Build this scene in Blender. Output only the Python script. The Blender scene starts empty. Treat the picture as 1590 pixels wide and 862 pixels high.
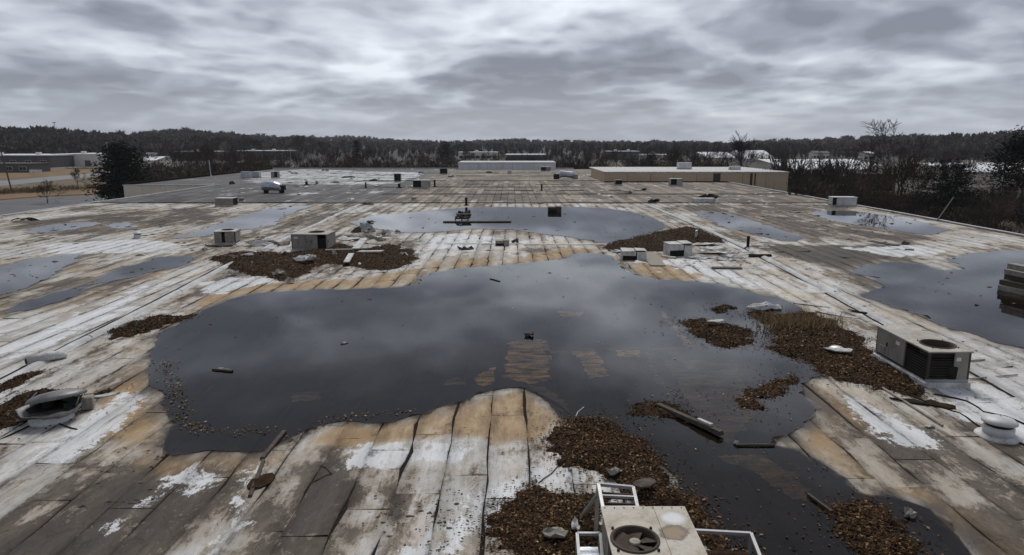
import bpy, bmesh, math, random
import numpy as np
from mathutils import Vector, Matrix

random.seed(7)
RNG = np.random.default_rng(11)
SC = bpy.context.scene
COL = SC.collection
R_ = math.radians

# ------------------------------------------------------------------ camera
CAM_H = 7.0                       # drone height above the roof (roof top is z = 0)
F_PX, CX, CY, HOR = 1074.0, 795.0, 431.0, 222.0
PITCH = math.atan((CY - HOR) / F_PX)
GROUND = -6.0                     # the yard lies one storey below the roof
cam_d = bpy.data.cameras.new('camera')
cam_d.sensor_width = 36.0
cam_d.lens = 36.0 * F_PX / 1590.0
cam_d.clip_end = 20000
cam_d.clip_start = 0.1
cam = bpy.data.objects.new('camera', cam_d)
cam.location = (0, 0, CAM_H)
cam.rotation_euler = (math.pi / 2 - PITCH, 0, 0)
COL.objects.link(cam)
SC.camera = cam

# ------------------------------------------------------------------ sun, sky, exposure
SUN_EL, SUN_AZ = R_(52), R_(6)    # behind the clouds, ahead of the camera
sun_d = bpy.data.lights.new('sun', 'SUN')
sun_d.energy = 1.5
sun_d.angle = R_(25)
sun_d.color = (1.0, 0.97, 0.92)
sun = bpy.data.objects.new('sun', sun_d)
sdir = Vector((math.sin(SUN_AZ) * math.cos(SUN_EL), math.cos(SUN_AZ) * math.cos(SUN_EL), math.sin(SUN_EL)))
sun.rotation_euler = sdir.to_track_quat('Z', 'Y').to_euler()
COL.objects.link(sun)

SC.view_settings.view_transform = 'Standard'
SC.view_settings.look = 'None'
SC.view_settings.exposure = 0.6
SC.view_settings.gamma = 1.0
SC.view_settings.use_curve_mapping = False
SC.cycles.use_denoising = True
SC.cycles.max_bounces = 8
SC.cycles.transparent_max_bounces = 16
SC.cycles.caustics_reflective = False
SC.cycles.caustics_refractive = False


class NT:
    """small helper for node graphs"""
    def __init__(self, tree):
        self.t = tree
        self.n = tree.nodes
        self.l = tree.links

    def node(self, typ, **kw):
        n = self.n.new(typ)
        for k, v in kw.items():
            setattr(n, k, v)
        return n

    def put(self, sock, v):
        if v is None:
            return
        if hasattr(v, 'is_output'):
            self.l.new(v, sock)
        else:
            if hasattr(sock.default_value, '__len__') and not hasattr(v, '__len__'):
                sock.default_value = [v] * len(sock.default_value)
            elif hasattr(sock.default_value, '__len__') and len(sock.default_value) == 4 and len(v) == 3:
                sock.default_value = (*v, 1.0)
            else:
                sock.default_value = v

    def math(self, op, a, b=None, c=None, clamp=False):
        n = self.node('ShaderNodeMath', operation=op, use_clamp=clamp)
        self.put(n.inputs[0], a)
        self.put(n.inputs[1], b)
        self.put(n.inputs[2], c)
        return n.outputs[0]

    def add(self, a, b): return self.math('ADD', a, b)
    def sub(self, a, b): return self.math('SUBTRACT', a, b)
    def mul(self, a, b): return self.math('MULTIPLY', a, b)

    def vmath(self, op, a, b=None):
        n = self.node('ShaderNodeVectorMath', operation=op)
        self.put(n.inputs[0], a)
        if b is not None:
            self.put(n.inputs[3] if op == 'SCALE' else n.inputs[1], b)
        return n.outputs[1] if op in ('DOT_PRODUCT', 'LENGTH') else n.outputs[0]

    def step(self, v, lo, hi, smooth=True):
        n = self.node('ShaderNodeMapRange', interpolation_type='SMOOTHSTEP' if smooth else 'LINEAR')
        n.clamp = True
        self.put(n.inputs['Value'], v)
        self.put(n.inputs['From Min'], lo)
        self.put(n.inputs['From Max'], hi)
        return n.outputs['Result']

    def mix(self, f, a, b, blend='MIX'):
        n = self.node('ShaderNodeMix', data_type='RGBA', blend_type=blend)
        self.put(n.inputs[0], f)
        self.put(n.inputs[6], a)
        self.put(n.inputs[7], b)
        return n.outputs[2]

    def ramp(self, f, stops):
        n = self.node('ShaderNodeValToRGB')
        els = n.color_ramp.elements
        while len(els) < len(stops):
            els.new(0.5)
        for e, (p, c) in zip(els, stops):
            e.position = p
            e.color = (*c, 1.0) if len(c) == 3 else c
        self.put(n.inputs[0], f)
        return n.outputs[0]

    def noise(self, vec, scale, detail=5, rough=0.6, dist=0.0, lac=2.0):
        n = self.node('ShaderNodeTexNoise')
        self.put(n.inputs['Vector'], vec)
        n.inputs['Scale'].default_value = scale
        n.inputs['Detail'].default_value = detail
        n.inputs['Roughness'].default_value = rough
        n.inputs['Distortion'].default_value = dist
        n.inputs['Lacunarity'].default_value = lac
        return n.outputs['Fac']

    def vmap(self, vec, scale=(1, 1, 1), loc=(0, 0, 0), rot=(0, 0, 0)):
        n = self.node('ShaderNodeMapping')
        self.put(n.inputs['Vector'], vec)
        n.inputs['Scale'].default_value = scale
        n.inputs['Location'].default_value = loc
        n.inputs['Rotation'].default_value = rot
        return n.outputs[0]

    def attr(self, name):
        return self.node('ShaderNodeAttribute', attribute_name=name).outputs['Fac']

    def attrc(self, name):
        return self.node('ShaderNodeAttribute', attribute_name=name).outputs['Color']

    def bump(self, h, strength=0.3, dist=0.02):
        n = self.node('ShaderNodeBump')
        n.inputs['Strength'].default_value = strength
        n.inputs['Distance'].default_value = dist
        self.put(n.inputs['Height'], h)
        return n.outputs[0]


def build_world():
    w = bpy.data.worlds.new('World')
    SC.world = w
    w.use_nodes = True
    g = NT(w.node_tree)
    for n in list(g.n):
        g.n.remove(n)
    out = g.node('ShaderNodeOutputWorld')
    bg = g.node('ShaderNodeBackground')
    bg.inputs['Strength'].default_value = 0.1
    sky = g.node('ShaderNodeTexSky', sky_type='NISHITA')
    sky.sun_disc = False
    sky.sun_elevation = SUN_EL
    sky.sun_rotation = SUN_AZ
    sky.dust_density = 2.0
    tc = g.node('ShaderNodeTexCoord').outputs['Generated']
    sep = g.node('ShaderNodeSeparateXYZ')
    g.put(sep.inputs[0], tc)
    up = g.math('MAXIMUM', sep.outputs[2], 0.0)
    zz = g.add(up, 0.20)                     # a curved deck: clouds bunch up towards the horizon
    u = g.math('DIVIDE', sep.outputs[0], zz)
    v = g.math('DIVIDE', sep.outputs[1], zz)
    cmb = g.node('ShaderNodeCombineXYZ')
    g.put(cmb.inputs[0], u)
    g.put(cmb.inputs[1], v)
    P = cmb.outputs[0]
    warp = g.node('ShaderNodeTexNoise')
    g.put(warp.inputs['Vector'], g.vmap(P, (1, 1, 1), (3.1, 9.2, 1.7)))
    warp.inputs['Scale'].default_value = 1.1
    warp.inputs['Detail'].default_value = 4
    warp.inputs['Roughness'].default_value = 0.55
    Pw = g.vmath('ADD', P, g.vmath('SCALE', g.vmath('SUBTRACT', warp.outputs['Color'], (0.5, 0.5, 0.5)), 0.55))
    OFF = CLOUD_OFF
    big = g.noise(g.vmap(Pw, (0.75, 0.7, 1), OFF), 1.05, 2, 0.5)
    mp = (0.8, 0.62, 1)
    med = g.noise(g.vmap(Pw, mp, OFF), 3.0, 9, 0.53)
    # the same field a step nearer the sun: the difference lights one flank of every billow
    med2 = g.noise(g.vmap(Pw, mp, (OFF[0], OFF[1] + 0.05, OFF[2])), 3.0, 9, 0.53)
    relief = g.sub(med, med2)
    vo = []
    for off in (0.0, 0.06):                  # cauliflower lumps, again sampled twice for their lit flanks
        vn = g.node('ShaderNodeTexVoronoi', feature='SMOOTH_F1', voronoi_dimensions='2D')
        g.put(vn.inputs['Vector'], g.vmap(Pw, (0.62, 0.62, 1), (OFF[0] + 2.0, OFF[1] + off, 0)))
        vn.inputs['Scale'].default_value = 3.4
        vn.inputs['Detail'].default_value = 2.0
        vn.inputs['Roughness'].default_value = 0.55
        vn.inputs['Smoothness'].default_value = 0.55
        vo.append(vn.outputs['Distance'])
    relief = g.add(relief, g.mul(g.sub(vo[1], vo[0]), 0.55))
    dens = g.add(g.add(g.mul(big, 1.10), g.mul(med, 0.75)), g.mul(g.sub(0.98, vo[0]), 0.26))
    val = g.sub(g.step(dens, 0.64, 1.18, False), g.mul(relief, 1.35))
    val = g.add(val, g.mul(g.step(up, 0.21, 0.42), 0.38))      # the deck thickens overhead
    cl = g.ramp(val, [(0.0, (0.58, 0.61, 0.66)), (0.22, (0.46, 0.49, 0.54)), (0.45, (0.350, 0.376, 0.426)),
                      (0.70, (0.228, 0.247, 0.292)), (1.0, (0.154, 0.168, 0.203))])
    # the sun's diffuse glow through the deck
    sd = g.vmath('DOT_PRODUCT', tc, tuple(sdir))
    glow = g.math('POWER', g.math('MAXIMUM', sd, 0.0), 6.0)
    cl = g.mix(1.0, cl, g.ramp(glow, [(0, (0.97, 0.97, 0.975)), (1, (1.25, 1.24, 1.23))]), 'MULTIPLY')
    # thick air near the horizon evens the clouds out
    hz = g.step(up, 0.0, 0.10)
    cl = g.mix(g.mul(g.sub(1.0, hz), 0.6), cl, (0.36, 0.385, 0.425))
    cl = g.vmath('SCALE', cl, 10.0)
    colr = g.mix(0.97, sky.outputs[0], cl)
    g.put(bg.inputs['Color'], colr)
    g.l.new(bg.outputs[0], out.inputs[0])


CLOUD_OFF = (19.3, 16.6, 3.8)
build_world()

# ------------------------------------------------------------------ survey helpers (photo survey -> plan positions)


def survey(px, py, z=0.0):
    """point of the horizontal plane at height z that the survey picture shows at (px, py)"""
    px = np.asarray(px, float)
    py = np.asarray(py, float)
    a = (px - CX) / F_PX
    b = (CY - py) / F_PX
    dy = math.cos(PITCH) + b * math.sin(PITCH)
    dz = -math.sin(PITCH) + b * math.cos(PITCH)
    t = (z - CAM_H) / dz
    return np.stack([a * t, dy * t], -1)


def S(px, py, z=0.0):
    p = survey(px, py, z)
    return Vector((float(p[0]), float(p[1]), z))


def G(px, py):
    return S(px, py, GROUND)


def plan(poly, z=0.0):
    p = np.array(poly, float)
    return survey(p[:, 0], p[:, 1], z)


def poly_sd(pts, poly):
    """signed distance, positive inside"""
    a = poly
    b = np.roll(poly, -1, 0)
    out = np.empty(len(pts))
    for s in range(0, len(pts), 20000):
        p = pts[s:s + 20000][:, None, :]
        ab = (b - a)[None]
        ap = p - a[None]
        t = np.clip((ap * ab).sum(-1) / np.maximum((ab * ab).sum(-1), 1e-12), 0, 1)
        d = np.sqrt((((ap - ab * t[..., None])) ** 2).sum(-1)).min(1)
        y = p[..., 1]
        x = p[..., 0]
        ay, by = a[None, :, 1], b[None, :, 1]
        ax, bx = a[None, :, 0], b[None, :, 0]
        cond = (ay > y) != (by > y)
        with np.errstate(divide='ignore', invalid='ignore'):
            xi = (bx - ax) * (y - ay) / (by - ay) + ax
        ins = (cond & (x < xi)).sum(1) % 2 == 1
        out[s:s + 20000] = np.where(ins, d, -d)
    return out


_perm = np.random.default_rng(5).random((256, 256))


def vnoise(x, y):
    xi = np.floor(x).astype(int)
    yi = np.floor(y).astype(int)
    fx = x - xi
    fy = y - yi
    fx = fx * fx * (3 - 2 * fx)
    fy = fy * fy * (3 - 2 * fy)
    g = lambda i, j: _perm[i % 256, j % 256]
    return (g(xi, yi) * (1 - fx) + g(xi + 1, yi) * fx) * (1 - fy) + (g(xi, yi + 1) * (1 - fx) + g(xi + 1, yi + 1) * fx) * fy


def fbm(x, y, o=4):
    x = np.asarray(x, float)
    y = np.asarray(y, float)
    s, a, n = 0, 0.5, 0
    for i in range(o):
        s = s + a * vnoise(x * 2 ** i + 17.3 * i, y * 2 ** i + 31.7 * i)
        n += a
        a *= 0.5
    return s / n


def smooth(t, lo, hi):
    t = np.clip((t - lo) / (hi - lo), 0, 1)
    return t * t * (3 - 2 * t)


# ------------------------------------------------------------------ object helpers


def tag(o, label=None, cat=None, group=None, kind=None):
    if label: o['label'] = label
    if cat: o['category'] = cat
    if group: o['group'] = group
    if kind: o['kind'] = kind
    return o


def link(name, me, mat=None, parent=None):
    o = bpy.data.objects.new(name, me)
    if mat is not None and len(me.materials) == 0:
        me.materials.append(mat)
    COL.objects.link(o)
    if parent is not None:
        o.parent = parent
    return o


def empty(name, loc, rz=0.0):
    o = bpy.data.objects.new(name, None)
    o.location = loc
    o.rotation_euler = (0, 0, rz)
    COL.objects.link(o)
    return o


def copy_tree(o, parent=None):
    c = o.copy()
    COL.objects.link(c)
    c.parent = parent
    for ch in o.children:
        copy_tree(ch, c)
    return c


def mesh_np(name, V, F, smooth_shade=False):
    """V (n,3), F (m,k) all faces with k corners"""
    me = bpy.data.meshes.new(name)
    V = np.asarray(V, np.float32)
    F = np.asarray(F, np.int32)
    k = F.shape[1]
    me.vertices.add(len(V))
    me.vertices.foreach_set('co', V.ravel())
    me.loops.add(F.size)
    me.loops.foreach_set('vertex_index', F.ravel())
    me.polygons.add(len(F))
    me.polygons.foreach_set('loop_start', np.arange(0, F.size, k, dtype=np.int32))
    me.polygons.foreach_set('loop_total', np.full(len(F), k, np.int32))
    if smooth_shade:
        me.polygons.foreach_set('use_smooth', np.ones(len(F), bool))
    me.update(calc_edges=True)
    return me


def set_attr(me, name, vals):
    a = me.attributes.new(name, 'FLOAT', 'POINT')
    a.data.foreach_set('value', np.asarray(vals, np.float32))


def set_col(me, name, cols):
    a = me.attributes.new(name, 'FLOAT_COLOR', 'POINT')
    c = np.ones((len(cols), 4), np.float32)
    c[:, :3] = cols
    a.data.foreach_set('color', c.ravel())


class MB:
    """collects shapes, then becomes one mesh object"""
    def __init__(self):
        self.bm = bmesh.new()

    def box(self, x0, x1, y0, y1, z0, z1, M=None, bevel=0.0):
        vs = [self.bm.verts.new((x, y, z)) for z in (z0, z1) for y in (y0, y1) for x in (x0, x1)]
        fs = [(0, 2, 3, 1), (4, 5, 7, 6), (0, 1, 5, 4), (2, 6, 7, 3), (0, 4, 6, 2), (1, 3, 7, 5)]
        faces = [self.bm.faces.new([vs[i] for i in f]) for f in fs]
        if bevel > 0:
            es = list({e for f in faces for e in f.edges})
            r = bmesh.ops.bevel(self.bm, geom=es, offset=bevel, segments=1, affect='EDGES')
            vs = list({v for v in r['verts']} | {v for v in vs if v.is_valid})
        if M is not None:
            for v in vs:
                if v.is_valid:
                    v.co = M @ v.co
        return self

    def bar(self, a, b, w=0.04, h=0.04):
        a, b = Vector(a), Vector(b)
        d = b - a
        L = d.length
        z = d.normalized()
        x = z.cross(Vector((0, 0, 1)))
        if x.length < 1e-4:
            x = Vector((1, 0, 0))
        x.normalize()
        y = z.cross(x)
        M = Matrix((x, y, z)).transposed().to_4x4()
        M.translation = a
        return self.box(-w / 2, w / 2, -h / 2, h / 2, 0, L, M)

    def lathe(self, prof, n=20, M=None, cap=True):
        rings = []
        for r, z in prof:
            ring = [self.bm.verts.new((r * math.cos(2 * math.pi * i / n), r * math.sin(2 * math.pi * i / n), z)) for i in range(n)]
            rings.append(ring)
        for a, b in zip(rings, rings[1:]):
            for i in range(n):
                self.bm.faces.new((a[i], a[(i + 1) % n], b[(i + 1) % n], b[i]))
        if cap:
            self.bm.faces.new(rings[-1])
            self.bm.faces.new(list(reversed(rings[0])))
        if M is not None:
            for ring in rings:
                for v in ring:
                    v.co = M @ v.co
        return self

    def tube(self, pts, r, n=6):
        rings = []
        pts = [Vector(p) for p in pts]
        rs = r if hasattr(r, '__len__') else [r] * len(pts)
        for i, p in enumerate(pts):
            d = (pts[min(i + 1, len(pts) - 1)] - pts[max(i - 1, 0)]).normalized()
            x = d.cross(Vector((0.13, 0.31, 0.94))).normalized()
            y = d.cross(x)
            rings.append([self.bm.verts.new(p + (x * math.cos(2 * math.pi * k / n) + y * math.sin(2 * math.pi * k / n)) * rs[i]) for k in range(n)])
        for a, b in zip(rings, rings[1:]):
            for i in range(n):
                self.bm.faces.new((a[i], a[(i + 1) % n], b[(i + 1) % n], b[i]))
        self.bm.faces.new(rings[-1])
        self.bm.faces.new(list(reversed(rings[0])))
        return self

    def prism(self, pts, z0, z1):
        lo = [self.bm.verts.new((p[0], p[1], z0)) for p in pts]
        hi = [self.bm.verts.new((p[0], p[1], z1)) for p in pts]
        n = len(pts)
        self.bm.faces.new(hi)
        self.bm.faces.new(list(reversed(lo)))
        for i in range(n):
            self.bm.faces.new((lo[i], lo[(i + 1) % n], hi[(i + 1) % n], hi[i]))
        return self

    def quad(self, pts):
        self.bm.faces.new([self.bm.verts.new(p) for p in pts])
        return self

    def build(self, name, mat, parent=None, smooth_shade=False):
        bmesh.ops.recalc_face_normals(self.bm, faces=self.bm.faces)
        me = bpy.data.meshes.new(name)
        self.bm.to_mesh(me)
        self.bm.free()
        if smooth_shade:
            for p in me.polygons:
                p.use_smooth = True
        return link(name, me, mat, parent)


# ------------------------------------------------------------------ materials


def new_mat(name):
    m = bpy.data.materials.new(name)
    m.use_nodes = True
    g = NT(m.node_tree)
    b = g.n['Principled BSDF']
    return m, g, b


def pos_of(g):
    return g.node('ShaderNodeNewGeometry').outputs['Position']


def obj_co(g):
    return g.node('ShaderNodeTexCoord').outputs['Object']


def simple_mat(name, c1, c2, scale=3.0, rough=0.8, metal=0.0, bump=0.15, stretch=(1, 1, 1), world=False, detail=6, spec=0.3):
    m, g, b = new_mat(name)
    P = g.vmap(pos_of(g) if world else obj_co(g), stretch)
    n = g.noise(P, scale, detail, 0.65)
    f = g.noise(P, scale * 9, 4, 0.7)
    v = g.add(g.mul(n, 0.7), g.mul(f, 0.3))
    g.put(b.inputs['Base Color'], g.ramp(v, [(0.32, c1), (0.66, c2)]))
    b.inputs['Roughness'].default_value = rough
    b.inputs['Specular IOR Level'].default_value = spec
    b.inputs['Metallic'].default_value = metal
    if bump:
        g.put(b.inputs['Normal'], g.bump(v, bump, 0.02))
    return m


def rusty_mat(name, c1, c2, rust=0.5, rough=0.55, metal=0.0, streak=True):
    m, g, b = new_mat(name)
    P = obj_co(g)
    n = g.noise(g.vmap(P, (1, 1, 0.35) if streak else (1, 1, 1)), 3.2, 8, 0.68)
    n2 = g.noise(P, 1.3, 5, 0.6)
    f = g.noise(P, 22, 4, 0.7)
    base = g.ramp(g.add(g.mul(n2, 0.65), g.mul(f, 0.35)), [(0.35, c1), (0.65, c2)])
    rc = g.ramp(f, [(0.3, (0.055, 0.028, 0.014)), (0.7, (0.19, 0.095, 0.042))])
    rf = g.step(g.add(g.mul(n, 0.7), g.mul(n2, 0.3)), 0.66 - 0.18 * rust, 0.78 - 0.18 * rust)
    g.put(b.inputs['Base Color'], g.mix(rf, base, rc))
    g.put(b.inputs['Roughness'], g.mix(rf, (rough,) * 3, (0.9, 0.9, 0.9)))
    b.inputs['Metallic'].default_value = metal
    g.put(b.inputs['Normal'], g.bump(g.add(f, rf), 0.12, 0.01))
    return m


def roof_surface(g, brown=False):
    """aged coating on bitumen rolls. point attributes: pond_sd (m, + inside a pond), worn, tan, tone, edge"""
    P = pos_of(g)
    sd, worn, tan, tone, edge = (g.attr(k) for k in ('pond_sd', 'worn', 'tan', 'tone', 'edge'))
    nA = g.noise(g.vmap(P, (1.0, 0.30, 1.0)), 0.42, 7, 0.62, 0.5)
    nB = g.noise(g.vmap(P, (1, 0.7, 1)), 1.5, 9, 0.68, 0.4)
    nC = g.noise(g.vmap(P, (1.0, 0.16, 1)), 4.5, 8, 0.72)
    nD = g.noise(P, 0.17, 4, 0.55)
    nF = g.noise(P, 30, 6, 0.78)
    nE = g.noise(g.vmap(P, (1.0, 0.5, 1)), 7.0, 6, 0.7)
    t0 = g.sub(tone, 0.5)
    w = g.add(g.add(g.mul(nA, 1.25), g.mul(g.sub(nB, 0.5), 0.85)), g.mul(g.sub(nC, 0.5), 0.55))
    w = g.sub(w, 0.175)
    w = g.add(g.add(w, g.mul(worn, 0.50)), g.add(g.mul(t0, 0.16), g.mul(g.sub(nD, 0.5), 0.5)))
    wb = g.add(w, g.add(g.mul(g.sub(nE, 0.5), 0.42), g.mul(g.sub(nF, 0.5), 0.28)))
    wf = g.step(wb, 0.46, 0.66)
    wdark = g.step(wb, 0.60, 0.88)
    v = g.add(g.add(g.mul(nB, 0.42), g.mul(nC, 0.42)), g.mul(nF, 0.16))
    v = g.add(v, g.mul(t0, 0.12))
    white = g.ramp(v, [(0.30, (0.17, 0.150, 0.125)), (0.41, (0.37, 0.35, 0.315)), (0.52, (0.58, 0.57, 0.55)), (0.66, (0.74, 0.75, 0.77))])
    # creamy discolouring in broad drifts
    white = g.mix(g.mul(g.step(nD, 0.44, 0.62), 0.75), white, g.mix(1.0, white, (0.92, 0.80, 0.64), 'MULTIPLY'))
    film = g.noise(g.vmap(P, (1, 0.45, 1)), 0.8, 8, 0.7, 0.6)
    white = g.mix(g.mul(g.step(film, 0.50, 0.72), 0.6), white, g.ramp(nE, [(0.3, (0.12, 0.10, 0.078)), (0.7, (0.34, 0.305, 0.26))]))
    grey = g.ramp(g.add(g.mul(nC, 0.5), g.mul(nB, 0.5)), [(0.32, (0.028, 0.020, 0.014)), (0.48, (0.078, 0.060, 0.044)), (0.66, (0.180, 0.148, 0.113))])
    # mottling of the bare rolls: flecks of coating still holding on, blotches of mud
    fl = g.noise(g.vmap(P, (1, 0.6, 1)), 3.4, 9, 0.8, 0.3)
    grey = g.mix(g.mul(g.step(fl, 0.56, 0.64), 0.6), grey, g.ramp(nF, [(0.3, (0.22, 0.19, 0.15)), (0.7, (0.48, 0.44, 0.38))]))
    grey = g.mix(g.mul(g.sub(1.0, g.step(fl, 0.36, 0.45)), 0.75), grey, (0.030, 0.021, 0.014))
    dark = g.ramp(nC, [(0.3, (0.022, 0.018, 0.015)), (0.7, (0.075, 0.062, 0.050))])
    beige = g.ramp(nE, [(0.3, (0.135, 0.105, 0.075)), (0.68, (0.46, 0.40, 0.325))])
    col = g.mix(g.step(wb, 0.36, 0.52), white, beige)
    col = g.mix(g.step(wb, 0.49, 0.62), col, grey)
    col = g.mix(g.mul(wdark, 0.85), col, dark)
    # ochre tide marks left by standing water
    tn = g.add(g.add(g.mul(g.sub(nA, 0.5), 3.2), g.mul(g.sub(nB, 0.5), 3.0)), g.mul(t0, 1.0))
    ring = g.step(g.add(g.add(sd, 1.15), tn), 0.0, 1.2)
    tv = g.math('MAXIMUM', g.mul(ring, g.add(0.15, g.mul(g.step(nD, 0.40, 0.60), 0.6))), g.step(g.add(tan, g.mul(tn, 0.30)), 0.25, 0.75))
    tcol = g.ramp(g.add(g.mul(nB, 0.6), g.mul(nC, 0.4)), [(0.32, (0.085, 0.050, 0.022)), (0.48, (0.31, 0.195, 0.085)), (0.62, (0.52, 0.39, 0.235))])
    col = g.mix(g.mul(tv, 0.86), col, tcol)
    # later brush coats of white, broken along their edges and rubbed through
    cn = g.add(g.mul(g.sub(nB, 0.5), 2.2), g.add(g.mul(g.sub(nE, 0.5), 0.9), g.mul(g.sub(nF, 0.5), 0.5)))
    cf = g.step(g.add(g.attr('coat'), g.add(cn, g.mul(t0, 0.5))), 0.02, 0.14)
    ccol = g.ramp(g.add(g.mul(nC, 0.6), g.mul(nF, 0.4)), [(0.32, (0.34, 0.33, 0.31)), (0.5, (0.66, 0.665, 0.67)), (0.66, (0.80, 0.815, 0.84))])
    col = g.mix(g.mul(cf, 0.88), col, ccol)
    # grime caught along the laps
    lap = g.step(g.add(edge, g.add(g.mul(g.sub(nB, 0.5), 0.9), g.mul(g.sub(nE, 0.5), 0.7))), 0.90, 1.12)
    col = g.mix(g.mul(lap, 0.62), col, (0.036, 0.027, 0.019))
    # black silt settled in the ponds, wet rim round them
    sn = g.add(g.mul(g.sub(nB, 0.5), 0.8), g.mul(g.sub(nE, 0.5), 0.5))
    wet = g.step(g.add(sd, g.add(g.mul(sn, 1.6), g.mul(g.sub(nA, 0.5), 1.2))), -0.62, -0.04)
    col = g.mix(g.mul(wet, 0.70), col, (0.045, 0.033, 0.022))
    silt = g.step(g.add(sd, sn), -0.16, 0.10)
    scol = g.ramp(nB, [(0.3, (0.012, 0.011, 0.010)), (0.7, (0.034, 0.029, 0.024))])
    col = g.mix(g.mul(silt, 0.97), col, scol)
    # dirt specks and hairline crazing
    vor = g.node('ShaderNodeTexVoronoi', feature='DISTANCE_TO_EDGE')
    g.put(vor.inputs['Vector'], g.vmath('ADD', g.vmap(P, (1.6, 0.55, 1)), g.vmath('SCALE', g.noise_col(P, 2.5), 0.9)))
    vor.inputs['Scale'].default_value = 0.9
    crack = g.mul(g.sub(1.0, g.step(vor.outputs['Distance'], 0.0, 0.016)), g.step(nA, 0.48, 0.60))
    st = g.step(g.noise(g.vmap(P, (1.0, 0.12, 1)), 1.6, 8, 0.75, 0.2), 0.60, 0.70)
    col = g.mix(g.mul(st, 0.6), col, (0.045, 0.036, 0.028))
    speck = g.step(g.noise(P, 9, 7, 0.82), 0.63, 0.72)
    col = g.mix(g.mul(g.math('MAXIMUM', crack, g.mul(speck, 0.8)), 0.8), col, (0.030, 0.023, 0.017))
    hgt = g.add(g.add(g.mul(nF, 0.5), g.mul(nC, 0.9)), g.sub(g.mul(wf, -0.5), g.mul(crack, 0.6)))
    under = g.step(sd, -0.02, 0.03)
    return col, wet, wf, hgt, under


def _noise_col(self, vec, scale):
    n = self.node('ShaderNodeTexNoise')
    self.put(n.inputs['Vector'], vec)
    n.inputs['Scale'].default_value = scale
    n.inputs['Detail'].default_value = 4
    return self.vmath('SUBTRACT', n.outputs['Color'], (0.5, 0.5, 0.5))


NT.noise_col = _noise_col


def make_roof_mat():
    m, g, b = new_mat('aged_roof_coating')
    col, wet, wf, hgt, under = roof_surface(g)
    g.put(b.inputs['Specular IOR Level'], g.mul(g.sub(1.0, under), 0.4))
    g.put(b.inputs['Base Color'], col)
    g.put(b.inputs['Roughness'], g.add(g.sub(0.80, g.mul(wet, 0.35)), g.mul(under, 0.5)))
    g.put(b.inputs['Normal'], g.bump(hgt, 0.45, 0.02))
    return m


def make_brown_roof():
    m, g, b = new_mat('brown_bitumen_roof')
    P = pos_of(g)
    nA = g.noise(g.vmap(P, (1, 0.5, 1)), 0.12, 6, 0.62, 0.3)
    nB = g.noise(g.vmap(P, (1, 0.16, 1)), 0.9, 6, 0.65)
    nC = g.noise(P, 6, 6, 0.7)
    nH = g.noise(g.vmap(P, (0.12, 1.0, 1)), 0.5, 5, 0.6)
    t0 = g.sub(g.attr('tone'), 0.5)
    v = g.add(g.add(g.mul(nA, 0.3), g.mul(nB, 0.32)), g.add(g.mul(nC, 0.12), g.mul(nH, 0.26)))
    v = g.add(v, g.mul(t0, 0.17))
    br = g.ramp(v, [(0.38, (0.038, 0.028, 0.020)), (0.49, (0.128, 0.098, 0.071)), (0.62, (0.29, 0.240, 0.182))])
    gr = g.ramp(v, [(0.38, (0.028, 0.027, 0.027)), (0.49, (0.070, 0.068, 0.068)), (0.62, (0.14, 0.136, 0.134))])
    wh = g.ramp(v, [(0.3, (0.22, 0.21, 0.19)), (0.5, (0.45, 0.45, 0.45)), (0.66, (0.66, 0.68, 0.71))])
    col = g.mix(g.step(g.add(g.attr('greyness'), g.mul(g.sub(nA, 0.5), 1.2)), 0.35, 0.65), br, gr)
    wf = g.step(g.add(g.mul(g.attr('whiteness'), 0.60), g.add(g.mul(g.sub(nB, 0.5), 1.7), g.mul(g.sub(nH, 0.5), 2.6))), 0.42, 0.58)
    col = g.mix(wf, col, wh)
    g.put(b.inputs['Base Color'], col)
    b.inputs['Roughness'].default_value = 0.8
    g.put(b.inputs['Normal'], g.bump(nC, 0.3, 0.03))
    return m


def make_water():
    m = bpy.data.materials.new('still_water')
    m.use_nodes = True
    g = NT(m.node_tree)
    for n in list(g.n):
        g.n.remove(n)
    out = g.node('ShaderNodeOutputMaterial')
    P = pos_of(g)
    rip = g.add(g.mul(g.noise(P, 1.1, 4, 0.5), 0.8), g.mul(g.noise(g.vmap(P, (1, 2.2, 1)), 5.0, 3, 0.5), 0.14))
    nrm = g.bump(rip, 0.06, 0.01)
    fr = g.node('ShaderNodeFresnel')
    fr.inputs['IOR'].default_value = 1.33
    g.put(fr.inputs['Normal'], nrm)
    tr = g.node('ShaderNodeBsdfTransparent')
    tr.inputs['Color'].default_value = (0.70, 0.63, 0.53, 1)
    gl = g.node('ShaderNodeBsdfGlossy')
    gl.inputs['Roughness'].default_value = 0.02
    gl.inputs['Color'].default_value = (0.93, 0.94, 0.96, 1)
    g.put(gl.inputs['Normal'], nrm)
    mx = g.node('ShaderNodeMixShader')
    g.l.new(fr.outputs[0], mx.inputs[0])
    g.l.new(tr.outputs[0], mx.inputs[1])
    g.l.new(gl.outputs[0], mx.inputs[2])
    g.l.new(mx.outputs[0], out.inputs[0])
    return m


def make_leaf_mat():
    m, g, b = new_mat('dead_leaves')
    c = g.attrc('leaf_col')
    n = g.noise(pos_of(g), 60, 2, 0.5)
    g.put(b.inputs['Base Color'], g.mix(1.0, c, g.ramp(n, [(0.3, (0.6, 0.6, 0.6)), (0.7, (1.2, 1.2, 1.2))]), 'MULTIPLY'))
    b.inputs['Roughness'].default_value = 0.8
    b.inputs['Specular IOR Level'].default_value = 0.08
    return m


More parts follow.
